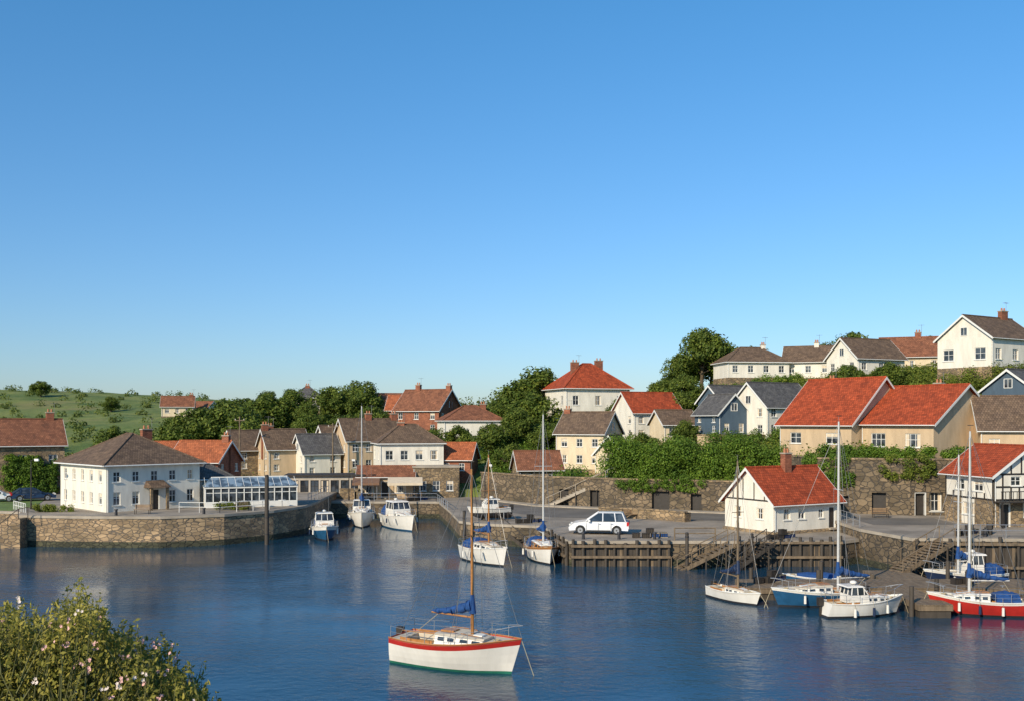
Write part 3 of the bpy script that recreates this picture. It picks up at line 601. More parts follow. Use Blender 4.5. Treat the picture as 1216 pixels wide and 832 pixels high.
# ================================================================= BOATS
def boat(name,x,y,rot,L,B,fb,hullm=GEL,botm=GREENP,strm=REDP,stripe=.22,rise=.4,cabin=None,mast=None,boomc=CANVAS,deckm=DECK,rails=True,cover=None,wheel=None,outboard=True,mastm=ALU,trans=.72,fend=True,z=0):
    o=Obj(name,(x,y,z),math.radians(rot)); NS=23
    def hb(t): return B/2*(trans+(1-trans)*math.sin(min(t/.5,1)*math.pi/2)) if t<.5 else B/2*max(.015,1-((t-.5)/.5)**2.3)
    def sh(t): return fb+rise*t**2.2+.12*(1-t)**3
    def X(t,z): return -L/2+L*t*.94+ (.06*L*(z/max(fb,.1)))*t**5 - .05*L*(1-t)**6*(-.3+z/fb)*-.6
    S=[]
    for i in range(NS):
        t=i/(NS-1); h=sh(t); zk=-.5+.42*max(0,(t-.7)/.3)**2
        zs=[zk,zk+.5*(.13-zk),.13,.13+(h-stripe-.13)*.33,.13+(h-stripe-.13)*.66,h-stripe,h]
        row=[]
        for zz in zs:
            s=max(0,(zz-zk)/(h-zk)); w=hb(t)*(s**(.38+.35*t**3)); row.append((X(t,zz),w,zz))
        S.append(row)
    bands=[botm,botm,hullm,hullm,hullm,strm]
    for sgn in (1,-1):
        for k in range(6):
            V=[];Fs=[]
            for i in range(NS):
                for q in (k,k+1): a=S[i][q]; V.append((a[0],a[1]*sgn,a[2]))
            for i in range(NS-1): Fs.append((2*i,2*i+2,2*i+3,2*i+1) if sgn<0 else (2*i,2*i+1,2*i+3,2*i+2))
            o.add('hull',bands[k],V,Fs,True)
    for k in range(6):
        a,b=S[0][k],S[0][k+1]; o.poly('transom',bands[k],[(a[0],-a[1],a[2]),(a[0],a[1],a[2]),(b[0],b[1],b[2]),(b[0],-b[1],b[2])])
    for sgn in (1,-1): o.path('rubbing_strake',VARN if strm is not GEL else TRIM,[(r[6][0],r[6][1]*sgn,r[6][2]) for r in S],.035,5)
    dz=.07; t0,t1=.07,.40
    for i in range(NS-1):
        a,b=S[i][6],S[i+1][6]; t=(i+.5)/(NS-1); za,zb=a[2]-dz,b[2]-dz
        if t0<t<t1:
            for s in (1,-1):
                o.poly('deck',deckm,[(a[0],a[1]*s,za),(b[0],b[1]*s,zb),(b[0],b[1]*.68*s,zb),(a[0],a[1]*.68*s,za)])
                o.poly('cockpit',deckm,[(a[0],a[1]*.68*s,za),(b[0],b[1]*.68*s,zb),(b[0],b[1]*.68*s,zb-.5),(a[0],a[1]*.68*s,za-.5)])
                o.poly('cockpit_coaming',VARN,[(a[0],a[1]*.7*s,za),(b[0],b[1]*.7*s,zb),(b[0],b[1]*.7*s,zb+.14),(a[0],a[1]*.7*s,za+.14)])
            o.poly('cockpit_floor',TEAK,[(a[0],-a[1]*.68,za-.5),(b[0],-b[1]*.68,zb-.5),(b[0],b[1]*.68,zb-.5),(a[0],a[1]*.68,za-.5)])
        else: o.poly('deck',deckm,[(a[0],-a[1],za),(b[0],-b[1],zb),(b[0],b[1],zb),(a[0],a[1],za)])
    for tt in (t0,t1):
        i=int(round(tt*(NS-1))); a=S[i][6]; o.poly('cockpit',deckm,[(a[0],-a[1]*.68,a[2]-dz-.5),(a[0],a[1]*.68,a[2]-dz-.5),(a[0],a[1]*.68,a[2]-dz),(a[0],-a[1]*.68,a[2]-dz)])
    for s in (1,-1):
        o.box('cockpit_seats',TEAK,-L/2+L*.09,-L/2+L*.36,min(s*hb(.2)*.35,s*hb(.2)*.62),max(s*hb(.2)*.35,s*hb(.2)*.62),sh(.2)-.42,sh(.2)-.36)
    def xx(t): return X(t,sh(t))
    if cabin:
        ca,cb,ch,cm,rm=cabin; za=sh(.5)-dz
        A=[(xx(ca),hb(ca)*.66),(xx((ca+cb)/2),hb((ca+cb)/2)*.66),(xx(cb),hb(cb)*.55)]
        for (p,q,hp,hq) in ((A[0],A[1],ch,ch*.95),(A[1],A[2],ch*.95,ch*.6)):
            b=[(p[0],-p[1],za-.1),(q[0],-q[1],za-.1),(q[0],q[1],za-.1),(p[0],p[1],za-.1)]
            tp=[(p[0],-p[1]*.86,za+hp),(q[0],-q[1]*.86,za+hq),(q[0],q[1]*.86,za+hq),(p[0],p[1]*.86,za+hp)]
            o.hexa('cabin',cm,b,tp)
            tr=[(p[0]-.05,-p[1]*.92,za+hp),(q[0]+.05,-q[1]*.92,za+hq),(q[0]+.05,q[1]*.92,za+hq),(p[0]-.05,p[1]*.92,za+hp)]
            o.hexa('cabin_roof',rm,[(a,b_,c) for a,b_,c in tr],[(a,b_*.8,c+.07) for a,b_,c in tr])
            for s in (1,-1):
                for k in (.15,.6):
                    f=lambda u,vv:(p[0]+(q[0]-p[0])*u, s*((p[1]+(q[1]-p[1])*u)*(1-.14*(vv))+.012), za+ (hp+(hq-hp)*u)*vv)
                    o.poly('cabin_windows',GLASS,[f(k,.38),f(k+.3,.38),f(k+.3,.8),f(k,.8)])
                o.tube('grab_rails',VARN,(p[0]+.1,s*p[1]*.6,za+hp+.13),(q[0]-.1,s*q[1]*.6,za+hq+.13),.02,n=5)
        o.box('hatch',VARN,A[0][0]-.02,A[0][0]+.7,-.3,.3,za+ch+.07,za+ch+.13); o.box('companionway',VARN,A[0][0]-.08,A[0][0]-.055,-.28,.28,za-.1,za+ch-.02)
        o.box('fore_hatch',TRIM,A[2][0]-.7,A[2][0]-.2,-.22,.22,za+ch*.6+.1,za+ch*.75+.12)
    if wheel:
        wa,wb,wh,wm=wheel; za=sh(.45)-dz; w=hb((wa+wb)/2)*.68; xa,xb=xx(wa),xx(wb)
        o.hexa('wheelhouse',wm,[(xa,-w,za),(xb,-w,za),(xb,w,za),(xa,w,za)],[(xa,-w*.97,za+wh*.5),(xb-.1,-w*.97,za+wh*.5),(xb-.1,w*.97,za+wh*.5),(xa,w*.97,za+wh*.5)])
        o.hexa('windscreen',GLASS,[(xa,-w*.95,za+wh*.5),(xb-.12,-w*.95,za+wh*.5),(xb-.12,w*.95,za+wh*.5),(xa,w*.95,za+wh*.5)],[(xa+.1,-w*.85,za+wh*.93),(xb-.45,-w*.85,za+wh*.93),(xb-.45,w*.85,za+wh*.93),(xa+.1,w*.85,za+wh*.93)])
        for yy in (-1,-.33,.33,1):
            o.tube('window_pillars',wm,(xb-.1,yy*w*.96,za+wh*.5),(xb-.43,yy*w*.86,za+wh*.93),.035,n=5); o.tube('window_pillars',wm,(xa-.01,yy*w*.96,za+wh*.5),(xa+.08,yy*w*.86,za+wh*.93),.035,n=5)
        for s in (-1,1):
            for f in (.35,.7): xm=xa+(xb-xa)*f; o.tube('window_pillars',wm,(xm,s*w*.96,za+wh*.5),(xm,s*w*.86,za+wh*.93),.03,n=5)
        o.hexa('wheelhouse_roof',wm,[(xa-.25,-w*.95,za+wh*.93),(xb-.3,-w*.95,za+wh*.93),(xb-.3,w*.95,za+wh*.93),(xa-.25,w*.95,za+wh*.93)],[(xa-.2,-w*.8,za+wh),(xb-.45,-w*.8,za+wh),(xb-.45,w*.8,za+wh),(xa-.2,w*.8,za+wh)])
        o.tube('aerial',WIRE,(xa+.2,w*.5,za+wh),(xa+.1,w*.5,za+wh+1.6),.015,n=4); o.ball('radar_dome',GEL,(xa+.5,0,za+wh+.15),(.22,.22,.12))
    if cover:
        a,b,hc,m=cover; za=sh(.3)+.02; V=[];Fs=[]
        K=9;J=10
        for i in range(K):
            t=a+(b-a)*i/(K-1); w=hb(t)*.8; hh=hc*(.7+.3*math.sin(math.pi*i/(K-1))-.07*(i%2))
            for j in range(J):
                q=math.pi*j/(J-1); V.append((xx(t),w*math.cos(q),za+hh*(math.sin(q)**.7)+random.uniform(-.03,.03)*(0<j<J-1)))
        for i in range(K-1):
            for j in range(J-1): Fs.append((i*J+j,i*J+j+1,(i+1)*J+j+1,(i+1)*J+j))
        Fs+=[list(range(J)),[(K-1)*J+j for j in range(J)]]
        o.add('canvas_cover',m,V,Fs,False)
    if mast:
        tm,hm,bl=mast; xm=xx(tm); zd=sh(tm)-dz+(cabin[2]*.7 if cabin and cabin[0]<tm<cabin[1] else 0); r=.06+hm*.003
        o.tube('mast',mastm,(xm,0,zd-.3),(xm-.05,0,hm),r,r*.6,8)
        zs_=zd+(hm-zd)*.6; o.tube('spreaders',mastm,(xm-.02,-B*.28,zs_),(xm-.02,B*.28,zs_),.025)
        W='standing_rigging'; rr=.013
        for s in (1,-1):
            c=(xx(tm-.03),s*hb(tm)*.95,sh(tm)); o.tube(W,WIRE,c,(xm-.02,s*B*.28,zs_),rr,n=4); o.tube(W,WIRE,(xm-.02,s*B*.28,zs_),(xm-.05,0,hm-.1),rr,n=4); o.tube(W,WIRE,(xx(tm-.08),s*hb(tm)*.95,sh(tm)),(xm,0,zs_),rr,n=4)
        o.tube(W,WIRE,(xx(1.0),0,sh(1)),(xm-.05,0,hm-.15),rr,n=4); o.tube(W,WIRE,(xx(0),0,sh(0)),(xm-.05,0,hm-.1),rr,n=4)
        o.tube('halyards',ROPE,(xm-.12,.08,zd+.4),(xm-.1,.03,hm-.1),.012,n=4)
        o.tube('masthead',WIRE,(xm-.05,0,hm),(xm-.05,0,hm+.4),.01,n=4); o.box('wind_vane',DTRIM,xm-.25,xm+.1,-.01,.01,hm+.35,hm+.4)
        zb=zd+.85
        o.tube('boom',mastm,(xm,0,zb),(xm-bl,0,zb+.08),.05)
        K=16; pts=[];rad=[]
        for i in range(K):
            u=i/(K-1); pts.append((xm-.04-bl*.97*u,random.uniform(-.03,.03),zb+.15+.42*(1-u)**2.0+random.uniform(-.02,.02))); rad.append((.09+.19*(1-u)**1.2)*(1+.16*math.sin(i*2.1)))
        rad[-1]=.04
        o.path('sail_cover',boomc,pts,rad,9)
        o.tube('sail_cover',boomc,(xm,0,zb+.2),(xm,0,zb+1.1),.19,.09,9)
        o.tube('mainsheet',ROPE,(xm-bl*.85,0,zb),(xx(.1),0,sh(.1)-.1),.015,n=4); o.tube('topping_lift',WIRE,(xm-bl,0,zb+.1),(xm-.05,0,hm-.2),.01,n=4)
    if rails:
        for s in (1,-1):
            prev=None
            for t in (.02,.2,.38,.55,.72,.88):
                p=Vector((xx(t),s*hb(t)*.95,sh(t))); o.tube('stanchions',METAL,p,p+Vector((0,0,.55)),.016,n=5)
                if prev is not None:
                    for zz in (.55,.28): o.tube('guard_wires',METAL,prev+Vector((0,0,zz)),p+Vector((0,0,zz)),.01,n=4)
                prev=p
            o.path('pulpit',METAL,[prev+Vector((0,0,.55)),(xx(.97),s*hb(.97),sh(1)+.6),(xx(1)+.05,0,sh(1)+.62)],.02,5)
            p=Vector((xx(.02),s*hb(.02)*.95,sh(0)+.55)); o.tube('pushpit',METAL,p,(xx(0)-.02,0,sh(0)+.55),.02,n=5)
        if fend:
          for t in (.3,.55,.75):
            for s in (1,-1): o.tube('fenders',NAVY if t==.55 else GEL,(xx(t),s*(hb(t)+.1),sh(t)-.75),(xx(t),s*(hb(t)+.1),sh(t)-.25),.09,.08,8); o.tube('fender_lines',ROPE,(xx(t),s*(hb(t)+.1),sh(t)-.25),(xx(t),s*hb(t)*.96,sh(t)+.3),.01,n=4)
    if outboard:
        a=S[0][6]; o.box('outboard_motor',DTRIM,a[0]-.4,a[0]-.05,.15,.42,a[2]-.25,a[2]+.25); o.box('outboard_leg',DTRIM,a[0]-.28,a[0]-.14,.24,.34,-.3,a[2]-.25)
    o.box('tiller',VARN,xx(.02),xx(.2),-.02,.02,sh(0)+.12,sh(0)+.16)
    for k in range(3):
        c=(xx(.86),-hb(.86)*.3,sh(.86)-.03+k*.03); pp=[(c[0]+.16*math.cos(a),c[1]+.16*math.sin(a),c[2]) for a in np.linspace(0,6.28,9)]; o.path('coiled_rope',ROPE,pp,.018,4)
    if z==0: o.path('mooring_line',ROPE,[(xx(1),0,sh(1)-.1),(L/2+.5,.1,sh(1)*.35),(L/2+.8,.2,-.3)],.018,5)
    else: # storage cradle under a boat standing ashore
        for t in (.2,.65):
            w=hb(t)*.8; a=xx(t)
            o.box('cradle',DWOOD,a-.1,a+.1,-w,w,-.62,-.46)
            for s in (-1,1): o.tube('cradle',METAL,(a,s*w,-.62),(a,s*w*.98,.15),.05)
    o.done(); return o
boat('sailing_boat',-2.7,49.4,-27,6.8,3.1,1.25,GEL,GREENP,REDP,.30,.48,cabin=(.42,.78,.40,GEL,DECK),mast=(.66,9.7,2.3),mastm=VARN,fend=False)
boat('sailing_boat',-2.2,86,-58,6.4,2.9,1.15,GEL,BLACKP,GEL,.15,.45,cabin=(.42,.78,.5,GEL,DECK),mast=(.6,9.2,2.5),mastm=VARN,cover=(.1,.42,.8,CANVAS))
boat('sailing_boat',2.6,87.2,-78,6.2,2.7,1.1,GEL,BLACKP,VARN,.15,.4,cabin=(.42,.78,.55,VARN,GEL),mast=(.6,12.6,2.5),mastm=ALU,cover=(.1,.4,.8,CANVAS))
boat('motor_boat',-19.3,104,-76,6.0,2.8,1.1,BLUEP,BLACKP,GEL,.35,.4,cabin=(.55,.8,.3,GEL,GEL),wheel=(.33,.6,1.5,GEL),cover=(.06,.34,1.1,CANVAS))
boat('sailing_boat',-17.4,117,-82,7.5,3.1,1.4,GEL,BLACKP,GEL,.2,.4,cabin=(.45,.8,.5,GEL,GEL),mast=(.55,13.8,2.8),wheel=(.32,.5,1.5,GEL))
boat('motor_cruiser',-12.6,113.5,-62,8,3.1,1.35,GEL,BLUEP,GEL,.2,.45,cabin=(.5,.84,.45,GEL,GEL),wheel=(.3,.62,1.7,GEL),cover=(.05,.3,1.3,CANVAS))
boat('motor_boat',-2.3,101.8,200,4.4,1.8,.5,GEL,BLACKP,GEL,.12,.25,wheel=(.35,.68,1.0,GEL),rails=False,z=2.74)
boat('sailing_dinghy',14.9,67.6,-62,4.8,1.8,.62,GEL,BLACKP,GEL,.12,.25,cabin=(.45,.78,.25,GEL,DECK),mast=(.6,9.4,1.8),rails=False,mastm=WOOD,boomc=NAVY)
boat('sailing_boat',20.0,65.9,188,6.2,2.3,.9,BLUEP,BLACKP,GEL,.16,.35,cabin=(.42,.76,.4,GEL,DECK),mast=(.3,12,2.2),rails=True)
boat('motor_boat',21.7,62.6,12,5.2,2.1,.8,GEL,BLACKP,GEL,.15,.4,cabin=(.5,.85,.4,GEL,GEL),wheel=(.3,.55,1.1,GEL),rails=True)
boat('sailing_boat',29.0,62.9,166,5.6,2.3,.85,REDP,BLACKP,GEL,.16,.45,cabin=(.42,.78,.42,GEL,GEL),mast=(.62,11.4,2.3),cover=(.08,.36,.6,CANVAS))
boat('fishing_boat',33.0,73.6,185,6.0,2.3,.9,NAVY,BLACKP,GEL,.16,.4,wheel=(.35,.55,1.5,GEL),mast=(.62,9.6,1.6),cover=(.05,.3,.7,CANVAS))
boat('rowing_boat',22.2,74.4,170,4.2,1.6,.5,BLUEP,BLACKP,GEL,.1,.25,rails=False,cover=(.1,.8,.35,CANVAS))
# ================================================================= TERRAIN
line=[(-2500,131),(-22,131),(-4.5,133),(4,121.6),(12.6,116.4),(30.0,109.0),(31.2,101.6),(38.6,98.2),(2500,98.0)]
lx=np.array([p[0] for p in line]);ly=np.array([p[1] for p in line])
CTRL+=[(-170,135,3),(-100,135,3),(-70,134,3.1),(-50,134,3.1),(-30,134,3.1),(-15,134,3),(-4,135,3.2),(4,122,5.1),(12,117,5.3),(20,113.5,5.3),(29,110,5.4),(30.5,104,8),(33,102,8.2),(38,99,8.2),(46,98.5,8.2),(60,98.5,8.2),(75,99,9),(110,100,12),(150,110,15),
 (-90,180,6.5),(-130,180,7),(-60,170,5.2),(-45,170,6.5),(-60,200,9),(-130,250,13.5),(-100,250,13.5),(-30,200,11.8),(-160,320,22),(-130,320,21),(-104,320,20),(-80,320,17),(-40,320,13),(0,320,12),(60,320,13),(130,320,14),(-250,320,24),(-400,330,22),(300,320,12),
 (-350,200,10),(-300,130,3),(300,150,14),(300,100,8),(0,145,7),(5,150,8.5),(-2,140,5.5),(30,120,7.6),(20,125,7.4),(42,118,9.5),(48,125,12.5),(70,120,16),(80,140,20),(30,155,15),(45,145,15.5),(60,148,19),(30,168,17.2),(20,175,12.5),(50,175,19),(80,180,19),(110,160,18),
 (-300,650,8),(0,650,6),(300,650,6),(-1500,600,10),(1500,600,5),(-2000,1500,0),(0,1500,0),(2000,1500,0),(0,2600,0),(-2400,130,2),(2400,130,2)]
C=np.array(CTRL); cp=C[:,:2]; n=len(C)
K=np.linalg.norm(cp[:,None]-cp[None],axis=2)
Amat=np.zeros((n+3,n+3)); Amat[:n,:n]=K+np.eye(n)*-.3; Amat[:n,n]=1; Amat[:n,n+1:]=cp; Amat[n:,:n]=Amat[:n,n:].T
wts=np.linalg.solve(Amat,np.r_[C[:,2],0,0,0])
def rbf(X,Y):
    X=np.asarray(X,float);Y=np.asarray(Y,float); out=np.full(X.shape,wts[n])+wts[n+1]*X+wts[n+2]*Y
    for i in range(n): out+=wts[i]*np.hypot(X-cp[i,0],Y-cp[i,1])
    return out
def hz(X,Y): return rbf(np.atleast_1d(X),np.atleast_1d(Y))
gx=np.r_[-2400,-1800,-1300,-900,-600,-420,np.arange(-300,-110,10),np.arange(-110,111,1.0),np.arange(120,300,10),420,600,900,1300,1800,2400]
gy=np.r_[-300,-150,-80,-40,np.arange(-20,44,2),np.arange(46,94,6),np.arange(95,215,1.0),np.arange(216,400,4),np.geomspace(410,2600,22)]
X,Y=np.meshgrid(gx,gy); Z=rbf(X,Y)
Z+= .35*np.sin(X*.21+Y*.13)*np.sin(Y*.17-X*.07)*(Y>135)
bl=np.interp(X,lx,ly); Z=np.where(Y<bl,-3.5,np.maximum(Z,1.5))
near=np.minimum(10.3,10.3-.36*(Y-1.0)); near=np.where(X<-2.6,near+np.clip((-X-2.6)*.5,0,.9)*(Y<14),near)
Z=np.where(Y<44,np.maximum(near,-3.5),Z)
me=bpy.data.meshes.new('terrain'); ny,nx=X.shape
V=np.stack([X,Y,Z],-1).reshape(-1,3); idx=np.arange(ny*nx).reshape(ny,nx)
Fq=np.stack([idx[:-1,:-1],idx[:-1,1:],idx[1:,1:],idx[1:,:-1]],-1).reshape(-1,4)
me.from_pydata(V.tolist(),[],Fq.tolist()); me.polygons.foreach_set('use_smooth',[True]*len(me.polygons))
m,nt,b=newmat('hillside_grass'); v=coords(nt,'Object')
c=mixc(nt,ramp(nt,noise(nt,v,.12,6,.65),.38,.62),(.085,.14,.024),(.20,.225,.05)); c=mixc(nt,ramp(nt,noise(nt,v,.9,6,.7),.48,.72,(0,0,0),(.55,.55,.55)),c,(.05,.085,.018)); c=mixc(nt,ramp(nt,noise(nt,v,.05,3),.56,.66,(0,0,0),(.55,.55,.55)),c,(.26,.21,.08))
nt.links.new(c,b.inputs['Base Color']); b.inputs['Roughness'].default_value=.95; bump(nt,b,noise(nt,v,2.5,6,.7),.8,.3)
me.materials.append(m); o=bpy.data.objects.new('terrain',me); scene.collection.objects.link(o)
# water
me=bpy.data.meshes.new('water'); me.from_pydata([(-2500,-300,0),(2500,-300,0),(2500,2600,0),(-2500,2600,0)],[],[(0,1,2,3)])
m,nt,b=newmat('harbour_water'); b.inputs['Base Color'].default_value=(.010,.046,.085,1); b.inputs['Roughness'].default_value=.04; b.inputs['IOR'].default_value=1.333
v=coords(nt,'Object',(.7,1,1)); v2=coords(nt,'Object',(.6,1,1))
n1=noise(nt,v,2.2,4,.6); n2=noise(nt,v2,.45,3,.5); big=ramp(nt,noise(nt,coords(nt,'Object',(.5,1,1)),.05,3),.38,.62,(.2,)*3,(1,1,1))
ma=nt.nodes.new('ShaderNodeMath'); ma.operation='MULTIPLY_ADD'; nt.links.new(n2,ma.inputs[0]); ma.inputs[1].default_value=1.1; nt.links.new(n1,ma.inputs[2])
mb=nt.nodes.new('ShaderNodeMath'); mb.operation='MULTIPLY'; nt.links.new(ma.outputs[0],mb.inputs[0]); nt.links.new(big,mb.inputs[1])
bump(nt,b,mb.outputs[0],.45,.18)
me.materials.append(m); o=bpy.data.objects.new('water',me); scene.collection.objects.link(o)
# ================================================================= VEGETATION
for (x,y,h,w) in ((-88,178,6.5,1.2),(-94,182,6,1.3),(-68,172,6,1.2),(-51,163,9.5,1.15),(-46,166,10,1.1),(-42.5,160,8.5,1),(-55.5,168,7.5,1.2),(-48,172,9,1.2),(-45,186,8.5,1.3),(-41,190,8,1.2),(-34,190,8.5,1),(-27.5,188,8.5,1),(-31,194,8.5,1.1),(-37,184,6,1.2),(-24,172,6.5,1.2),(-28,168,6,1.3),(-33,165,6.5,1.2),
  (-104,262,4,1.4),(-138,296,5,1.4),(-66,250,5,1.3),(-58,240,6,1.3),(-50,230,6,1.2),
  (4.2,170,11,1.15),(.8,168,9,1.2),(6,176,10,1),(-2.5,163,6.5,1.2),(3.5,158,8,1.2),(1,150,6,1.2),(5,145,5,1.3),(24,160,6,1.2),(27,158,5.5,1.2),(31.2,166,10,1),(33.5,170,9,1),(28.5,168,7,1.1),(36.5,171,7.2,1),(41,172,6.5,1),(59,174,8.5,.9),(56,178,7,1),(71,170,7,1),(68,138,4.5,1.2),(44,138,5,1.3),(51,136,4.5,1.3),(47,141,5,1.2),(25.5,152,5,1.3),(-57,175,6,1.3),(-8,150,5,1.2),(-70,150,6,1.2),(17,133,4.5,1.2),(23,134,4,1.2),(17,158,5.5,1.2),(-3,146,5.5,1.2),(-12,150,5.5,1.1),(0,138,4.5,1.3),(7,146,4.5,1.3)):
    z=float(hz(x,y)[0])-.3; tree(x,y,z,h,w)
HX=[(ob.location.x,ob.location.y,4.1) for ob in scene.objects if ob.type=='EMPTY' and ob.parent is None and any(s in ob.name for s in ('house','cottage','bungalow','villa','annexe'))]
def scatter(name,regions,mat,k,ls):
    Cs=[];Rs=[]
    for (x0,x1,y0,y1,nn,r0,r1) in regions:
        x=rng.uniform(x0,x1,nn);y=rng.uniform(y0,y1,nn); z=hz(x,y); r=rng.uniform(r0,r1,nn); ok=y>np.interp(x,lx,ly)+.3
        for h in HX: ok&=~((np.hypot(x-h[0],y-h[1])<h[2]+r*.5))
        Cs.append(np.stack([x,y,z+r*.35],1)[ok]); Rs.append(np.stack([r,r,r*.85],1)[ok])
    P,Nn=clumps(np.concatenate(Cs),np.concatenate(Rs),k); leaves(name,P,Nn,ls,mat)
scatter('bank_shrubs',[(-4,9,124,160,190,.9,1.8),(-8,3,134,158,80,.8,1.6)],LEAF3,140,.15)
scatter('hillside_shrubs',[(14,32,118,160,350,.8,1.8),(30,60,104,150,600,.7,1.7),(60,85,100,150,240,.8,1.6),(25,80,150,175,260,.7,1.3)],LEAF2,115,.16)
scatter('distant_scrub',[(-190,-60,200,330,260,.7,1.7),(-70,0,195,320,420,1.2,3.0),(-140,-50,150,205,150,.8,1.8)],LEAF5,75,.28)
scatter('village_shrubs',[(-60,-10,140,200,380,.7,1.8)],LEAF1,90,.17)
def hedge(name,pts,zb,h,w,mat,r=.7,dens=3.5,ls=.11,k=150):
    Cs=[]
    for i in range(len(pts)-1):
        a=np.array(pts[i]);b=np.array(pts[i+1]);L=np.linalg.norm(b-a); nn=int(L*h*w**.5*dens/(r*r*2)); u=(b-a)/L; pr=np.array([-u[1],u[0]])
        for _ in range(nn):
            s=rng.uniform(0,L); q=rng.uniform(-.5,.5)*w; p=a+u*s+pr*q; z0=float(hz(p[0],p[1])[0])-.3 if zb is None else zb
            Cs.append([p[0],p[1],z0+rng.uniform(.1,1)*(h-r*.5)*(1+.14*math.sin(s*.9)+.08*math.sin(s*2.3))])
    P,Nn=clumps(Cs,rng.uniform(r*.6,r*1.25,len(Cs)),k); leaves(name,P,Nn,ls,mat)
hedge('hedge',[(11.0,118.4),(17,116),(24,113.6),(29.6,110.6)],4.9,5.0,3.2,LEAF3,1.0,4.4,.12)
hedge('hedge',[(31.2,102.2),(34,101),(38.3,99),(41.2,98.4)],8.0,1.5,1.1,LEAF3,.5,3)
hedge('hedge',[(42.0,98.4),(46.5,98.4),(52,98.6)],8.0,1.4,.9,LEAF3,.5,3)
hedge('garden_hedge',[(53.5,126),(59,123.5),(68,122)],None,3.0,1.6,LEAF2,.8,3)
hedge('garden_hedge',[(31,155),(38,155),(45,155.5)],None,1.8,1.4,LEAF3,.7,3)
hedge('garden_hedge',[(46,147.5),(52,145.5),(59,146)],None,1.8,1.4,LEAF2,.7,3)
hedge('garden_hedge',[(51,109.5),(55,106.5),(62,107)],None,2.6,1.6,LEAF3,.7,3)
hedge('garden_hedge',[(24.5,128.7),(30,127.6),(41,128)],None,2.4,1.6,LEAF3,.8,3)
hedge('garden_shrubs',[(-47.5,100.6),(-44,101.2)],3,.7,.7,LEAF2,.35,3,.07)
hedge('garden_shrubs',[(-30,102.6),(-27,103.6)],3,.7,.6,LEAF2,.3,3,.07)
hedge('ivy',[(-61.6,122.4),(-56.6,125.5)],3.1,4.4,.35,LEAF3,.45,4,.12)
hedge('wall_creeper',[(29.9,103.5),(30.5,100.3),(33.5,98.9)],5.4,3.2,.35,LEAF3,.5,2.2,.1)
hedge('wall_creeper',[(35.6,98.0),(38.3,96.8),(41,96.7)],6.4,2.1,.3,LEAF2,.45,1.8,.1)
hedge('wall_creeper',[(43.5,96.4),(52,96.4)],5,3.5,.35,LEAF3,.5,2,.1)
hedge('wall_creeper',[(12,114.8),(16,113.1),(21,111.1)],4.3,1.5,.35,LEAF3,.45,1.8,.1)
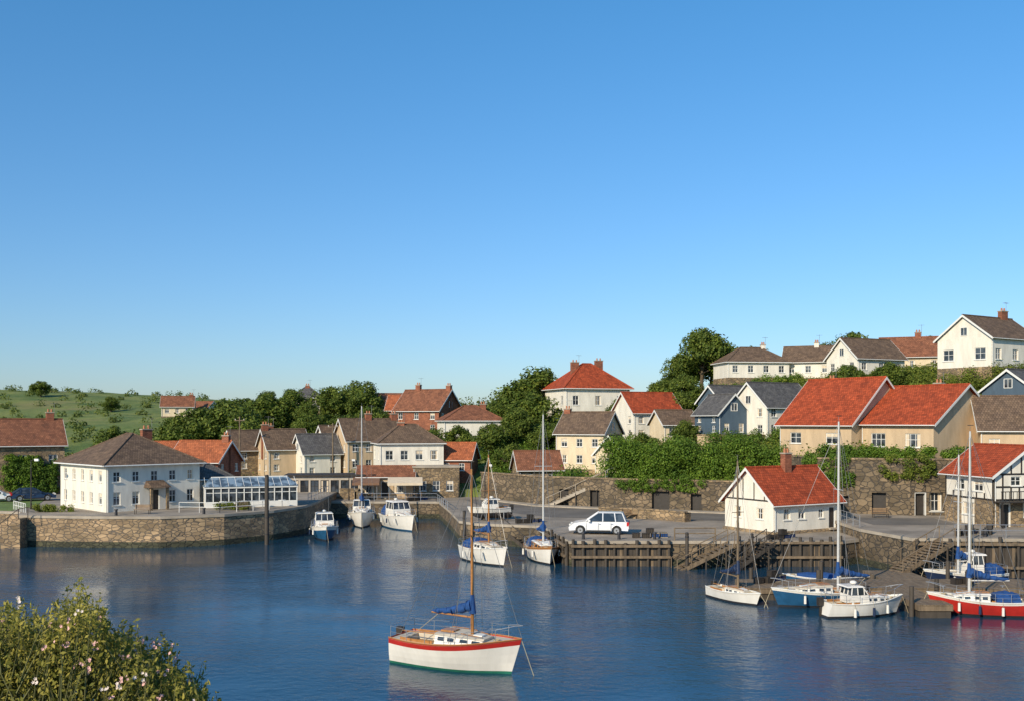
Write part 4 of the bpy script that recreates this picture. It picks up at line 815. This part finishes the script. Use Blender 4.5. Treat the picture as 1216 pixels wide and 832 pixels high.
# foreground coastal shrub
def fshrub():
    e=bpy.data.objects.new('flowering_coastal_shrub',None); scene.collection.objects.link(e)
    topx=np.array([-6.5,-5.2,-4.9,-4.7,-4.5,-4.3,-4.1,-3.9,-3.7,-3.5,-3.3,-3.1,-2.9]); topz=np.array([9.75,9.95,10.0,9.86,9.98,10.2,10.02,9.78,9.72,9.66,9.45,9.32,9.0])
    P=[];Nn=[];fl=[]; o=Obj('x')
    for s in range(1600):
        y=rng.uniform(8.6,12.2); x=rng.uniform(-6.2,-2.85)*y/10.0; spike=rng.random()<.2
        zt=12-(12-np.interp(x/(y/10.0),topx,topz))*y/10.0 + rng.normal()*.07-.03+ (rng.uniform(.06,.28) if spike else 0)
        ln=rng.uniform(.5,1.2); lean=rng.normal(size=2)*.2+np.array([.08,-.05])
        top=np.array([x,y,zt]); bot=top-np.array([lean[0],lean[1],ln]); mid=(top+bot)/2+rng.normal(size=3)*.03
        o.path('stems',GSTEM,[tuple(bot),tuple(mid),tuple(top)],[.007,.005,.002],4)
        m=int(ln*50); u=rng.random(m)**.7
        q=bot+(top-bot)*u[:,None]+rng.normal(size=(m,3))*np.array([.045,.045,.02])*(1.2-u[:,None]*.85)
        P.append(q); Nn.append(rng.normal(size=(m,3))*.9+np.array([-.3,-.6,.6]))
        if y<10.6 and rng.random()<.06: fl.append((top+np.array([0,-.07,-.03]),y))
    P=np.concatenate(P);Nn=np.concatenate(Nn); leaves('leaves',P,Nn,.027,LEAF4,e,aspect=.40)
    for s in range(22):
        y=rng.uniform(8.5,8.9); x=rng.uniform(-4.6,-2.9)*y/10; z=12-(12-np.interp(x/(y/10),topx,topz))*y/10-rng.uniform(.1,.5); fl.append((np.array([x,y-.12,z]),y))
    d=o.p['stems']; me=bpy.data.meshes.new('stems'); me.from_pydata(d['v'],[],d['f']); me.materials.append(GSTEM); ob=bpy.data.objects.new('stems',me); scene.collection.objects.link(ob); ob.parent=e
    FP=plain('flower_pink',(.78,.46,.42),.7,.3,30,kind='Object'); FW=plain('flower_white',(.78,.66,.58),.7,.2,30,kind='Object')
    for nm,mt,sel in (('pink_flowers',FP,0),('white_flowers',FW,1)):
        V=[];Fs=[]
        for j,(c,yy) in enumerate(fl):
            if (j%3==1)!=bool(sel): continue
            for h in range(rng.integers(3,8)):
                cc=c+rng.normal(size=3)*.024; tilt=Vector((rng.normal()*.5,-.8+rng.normal()*.4,.5+rng.normal()*.3)).normalized(); t=tilt.cross(Vector((0,0,1))).normalized(); b=tilt.cross(t); r=rng.uniform(.010,.017)
                for k in range(5):
                    a=k*2*math.pi/5; d=t*math.cos(a)+b*math.sin(a); s=t*-math.sin(a)+b*math.cos(a); c0=Vector(cc)
                    i=len(V); V+=[tuple(c0),tuple(c0+d*r*.7+s*r*.45+tilt*.005),tuple(c0+d*r*1.2+tilt*.009),tuple(c0+d*r*.7-s*r*.45+tilt*.005)]; Fs.append((i,i+1,i+2,i+3))
        me=bpy.data.meshes.new(nm); me.from_pydata(V,[],Fs); me.materials.append(mt); ob=bpy.data.objects.new(nm,me); scene.collection.objects.link(ob); ob.parent=e
fshrub()
# ================================================================= LIGHT, SKY, CAMERA
az=(-.57,-.82); el=math.radians(28)
sd=Vector((az[0]*math.cos(el),az[1]*math.cos(el),math.sin(el)))
L=bpy.data.lights.new('sun','SUN'); L.energy=5.0; L.angle=math.radians(.5); L.color=(1,.86,.66)
lo=bpy.data.objects.new('sun',L); scene.collection.objects.link(lo); lo.rotation_euler=sd.to_track_quat('Z','Y').to_euler()
w=bpy.data.worlds.new('World'); scene.world=w; w.use_nodes=True; nt=w.node_tree
sk=nt.nodes.new('ShaderNodeTexSky'); sk.sky_type='NISHITA'; sk.sun_disc=False; sk.sun_elevation=el; sk.sun_rotation=math.atan2(az[0],az[1]); sk.air_density=1.0; sk.dust_density=.4; sk.ozone_density=2.5
tc=nt.nodes.new('ShaderNodeTexCoord'); sx=nt.nodes.new('ShaderNodeSeparateXYZ'); nt.links.new(tc.outputs['Generated'],sx.inputs[0])
tint=ramp(nt,sx.outputs[2],.0,.38,(.70,.82,1.06),(.52,1.10,1.40))
out=mixc(nt,1,sk.outputs[0],tint,'MULTIPLY')
bg=nt.nodes['Background']; bg.inputs[1].default_value=.117; nt.links.new(out,bg.inputs[0])
cam=bpy.data.cameras.new('camera'); co=bpy.data.objects.new('camera',cam); scene.collection.objects.link(co); scene.camera=co
co.location=(0,0,12); co.rotation_euler=(math.radians(90),0,0); cam.sensor_width=36; cam.lens=36*1200/1216; cam.shift_y=84/1216; cam.clip_end=6000; cam.clip_start=.1
scene.view_settings.view_transform='Standard'; scene.view_settings.look='None'; scene.view_settings.exposure=0
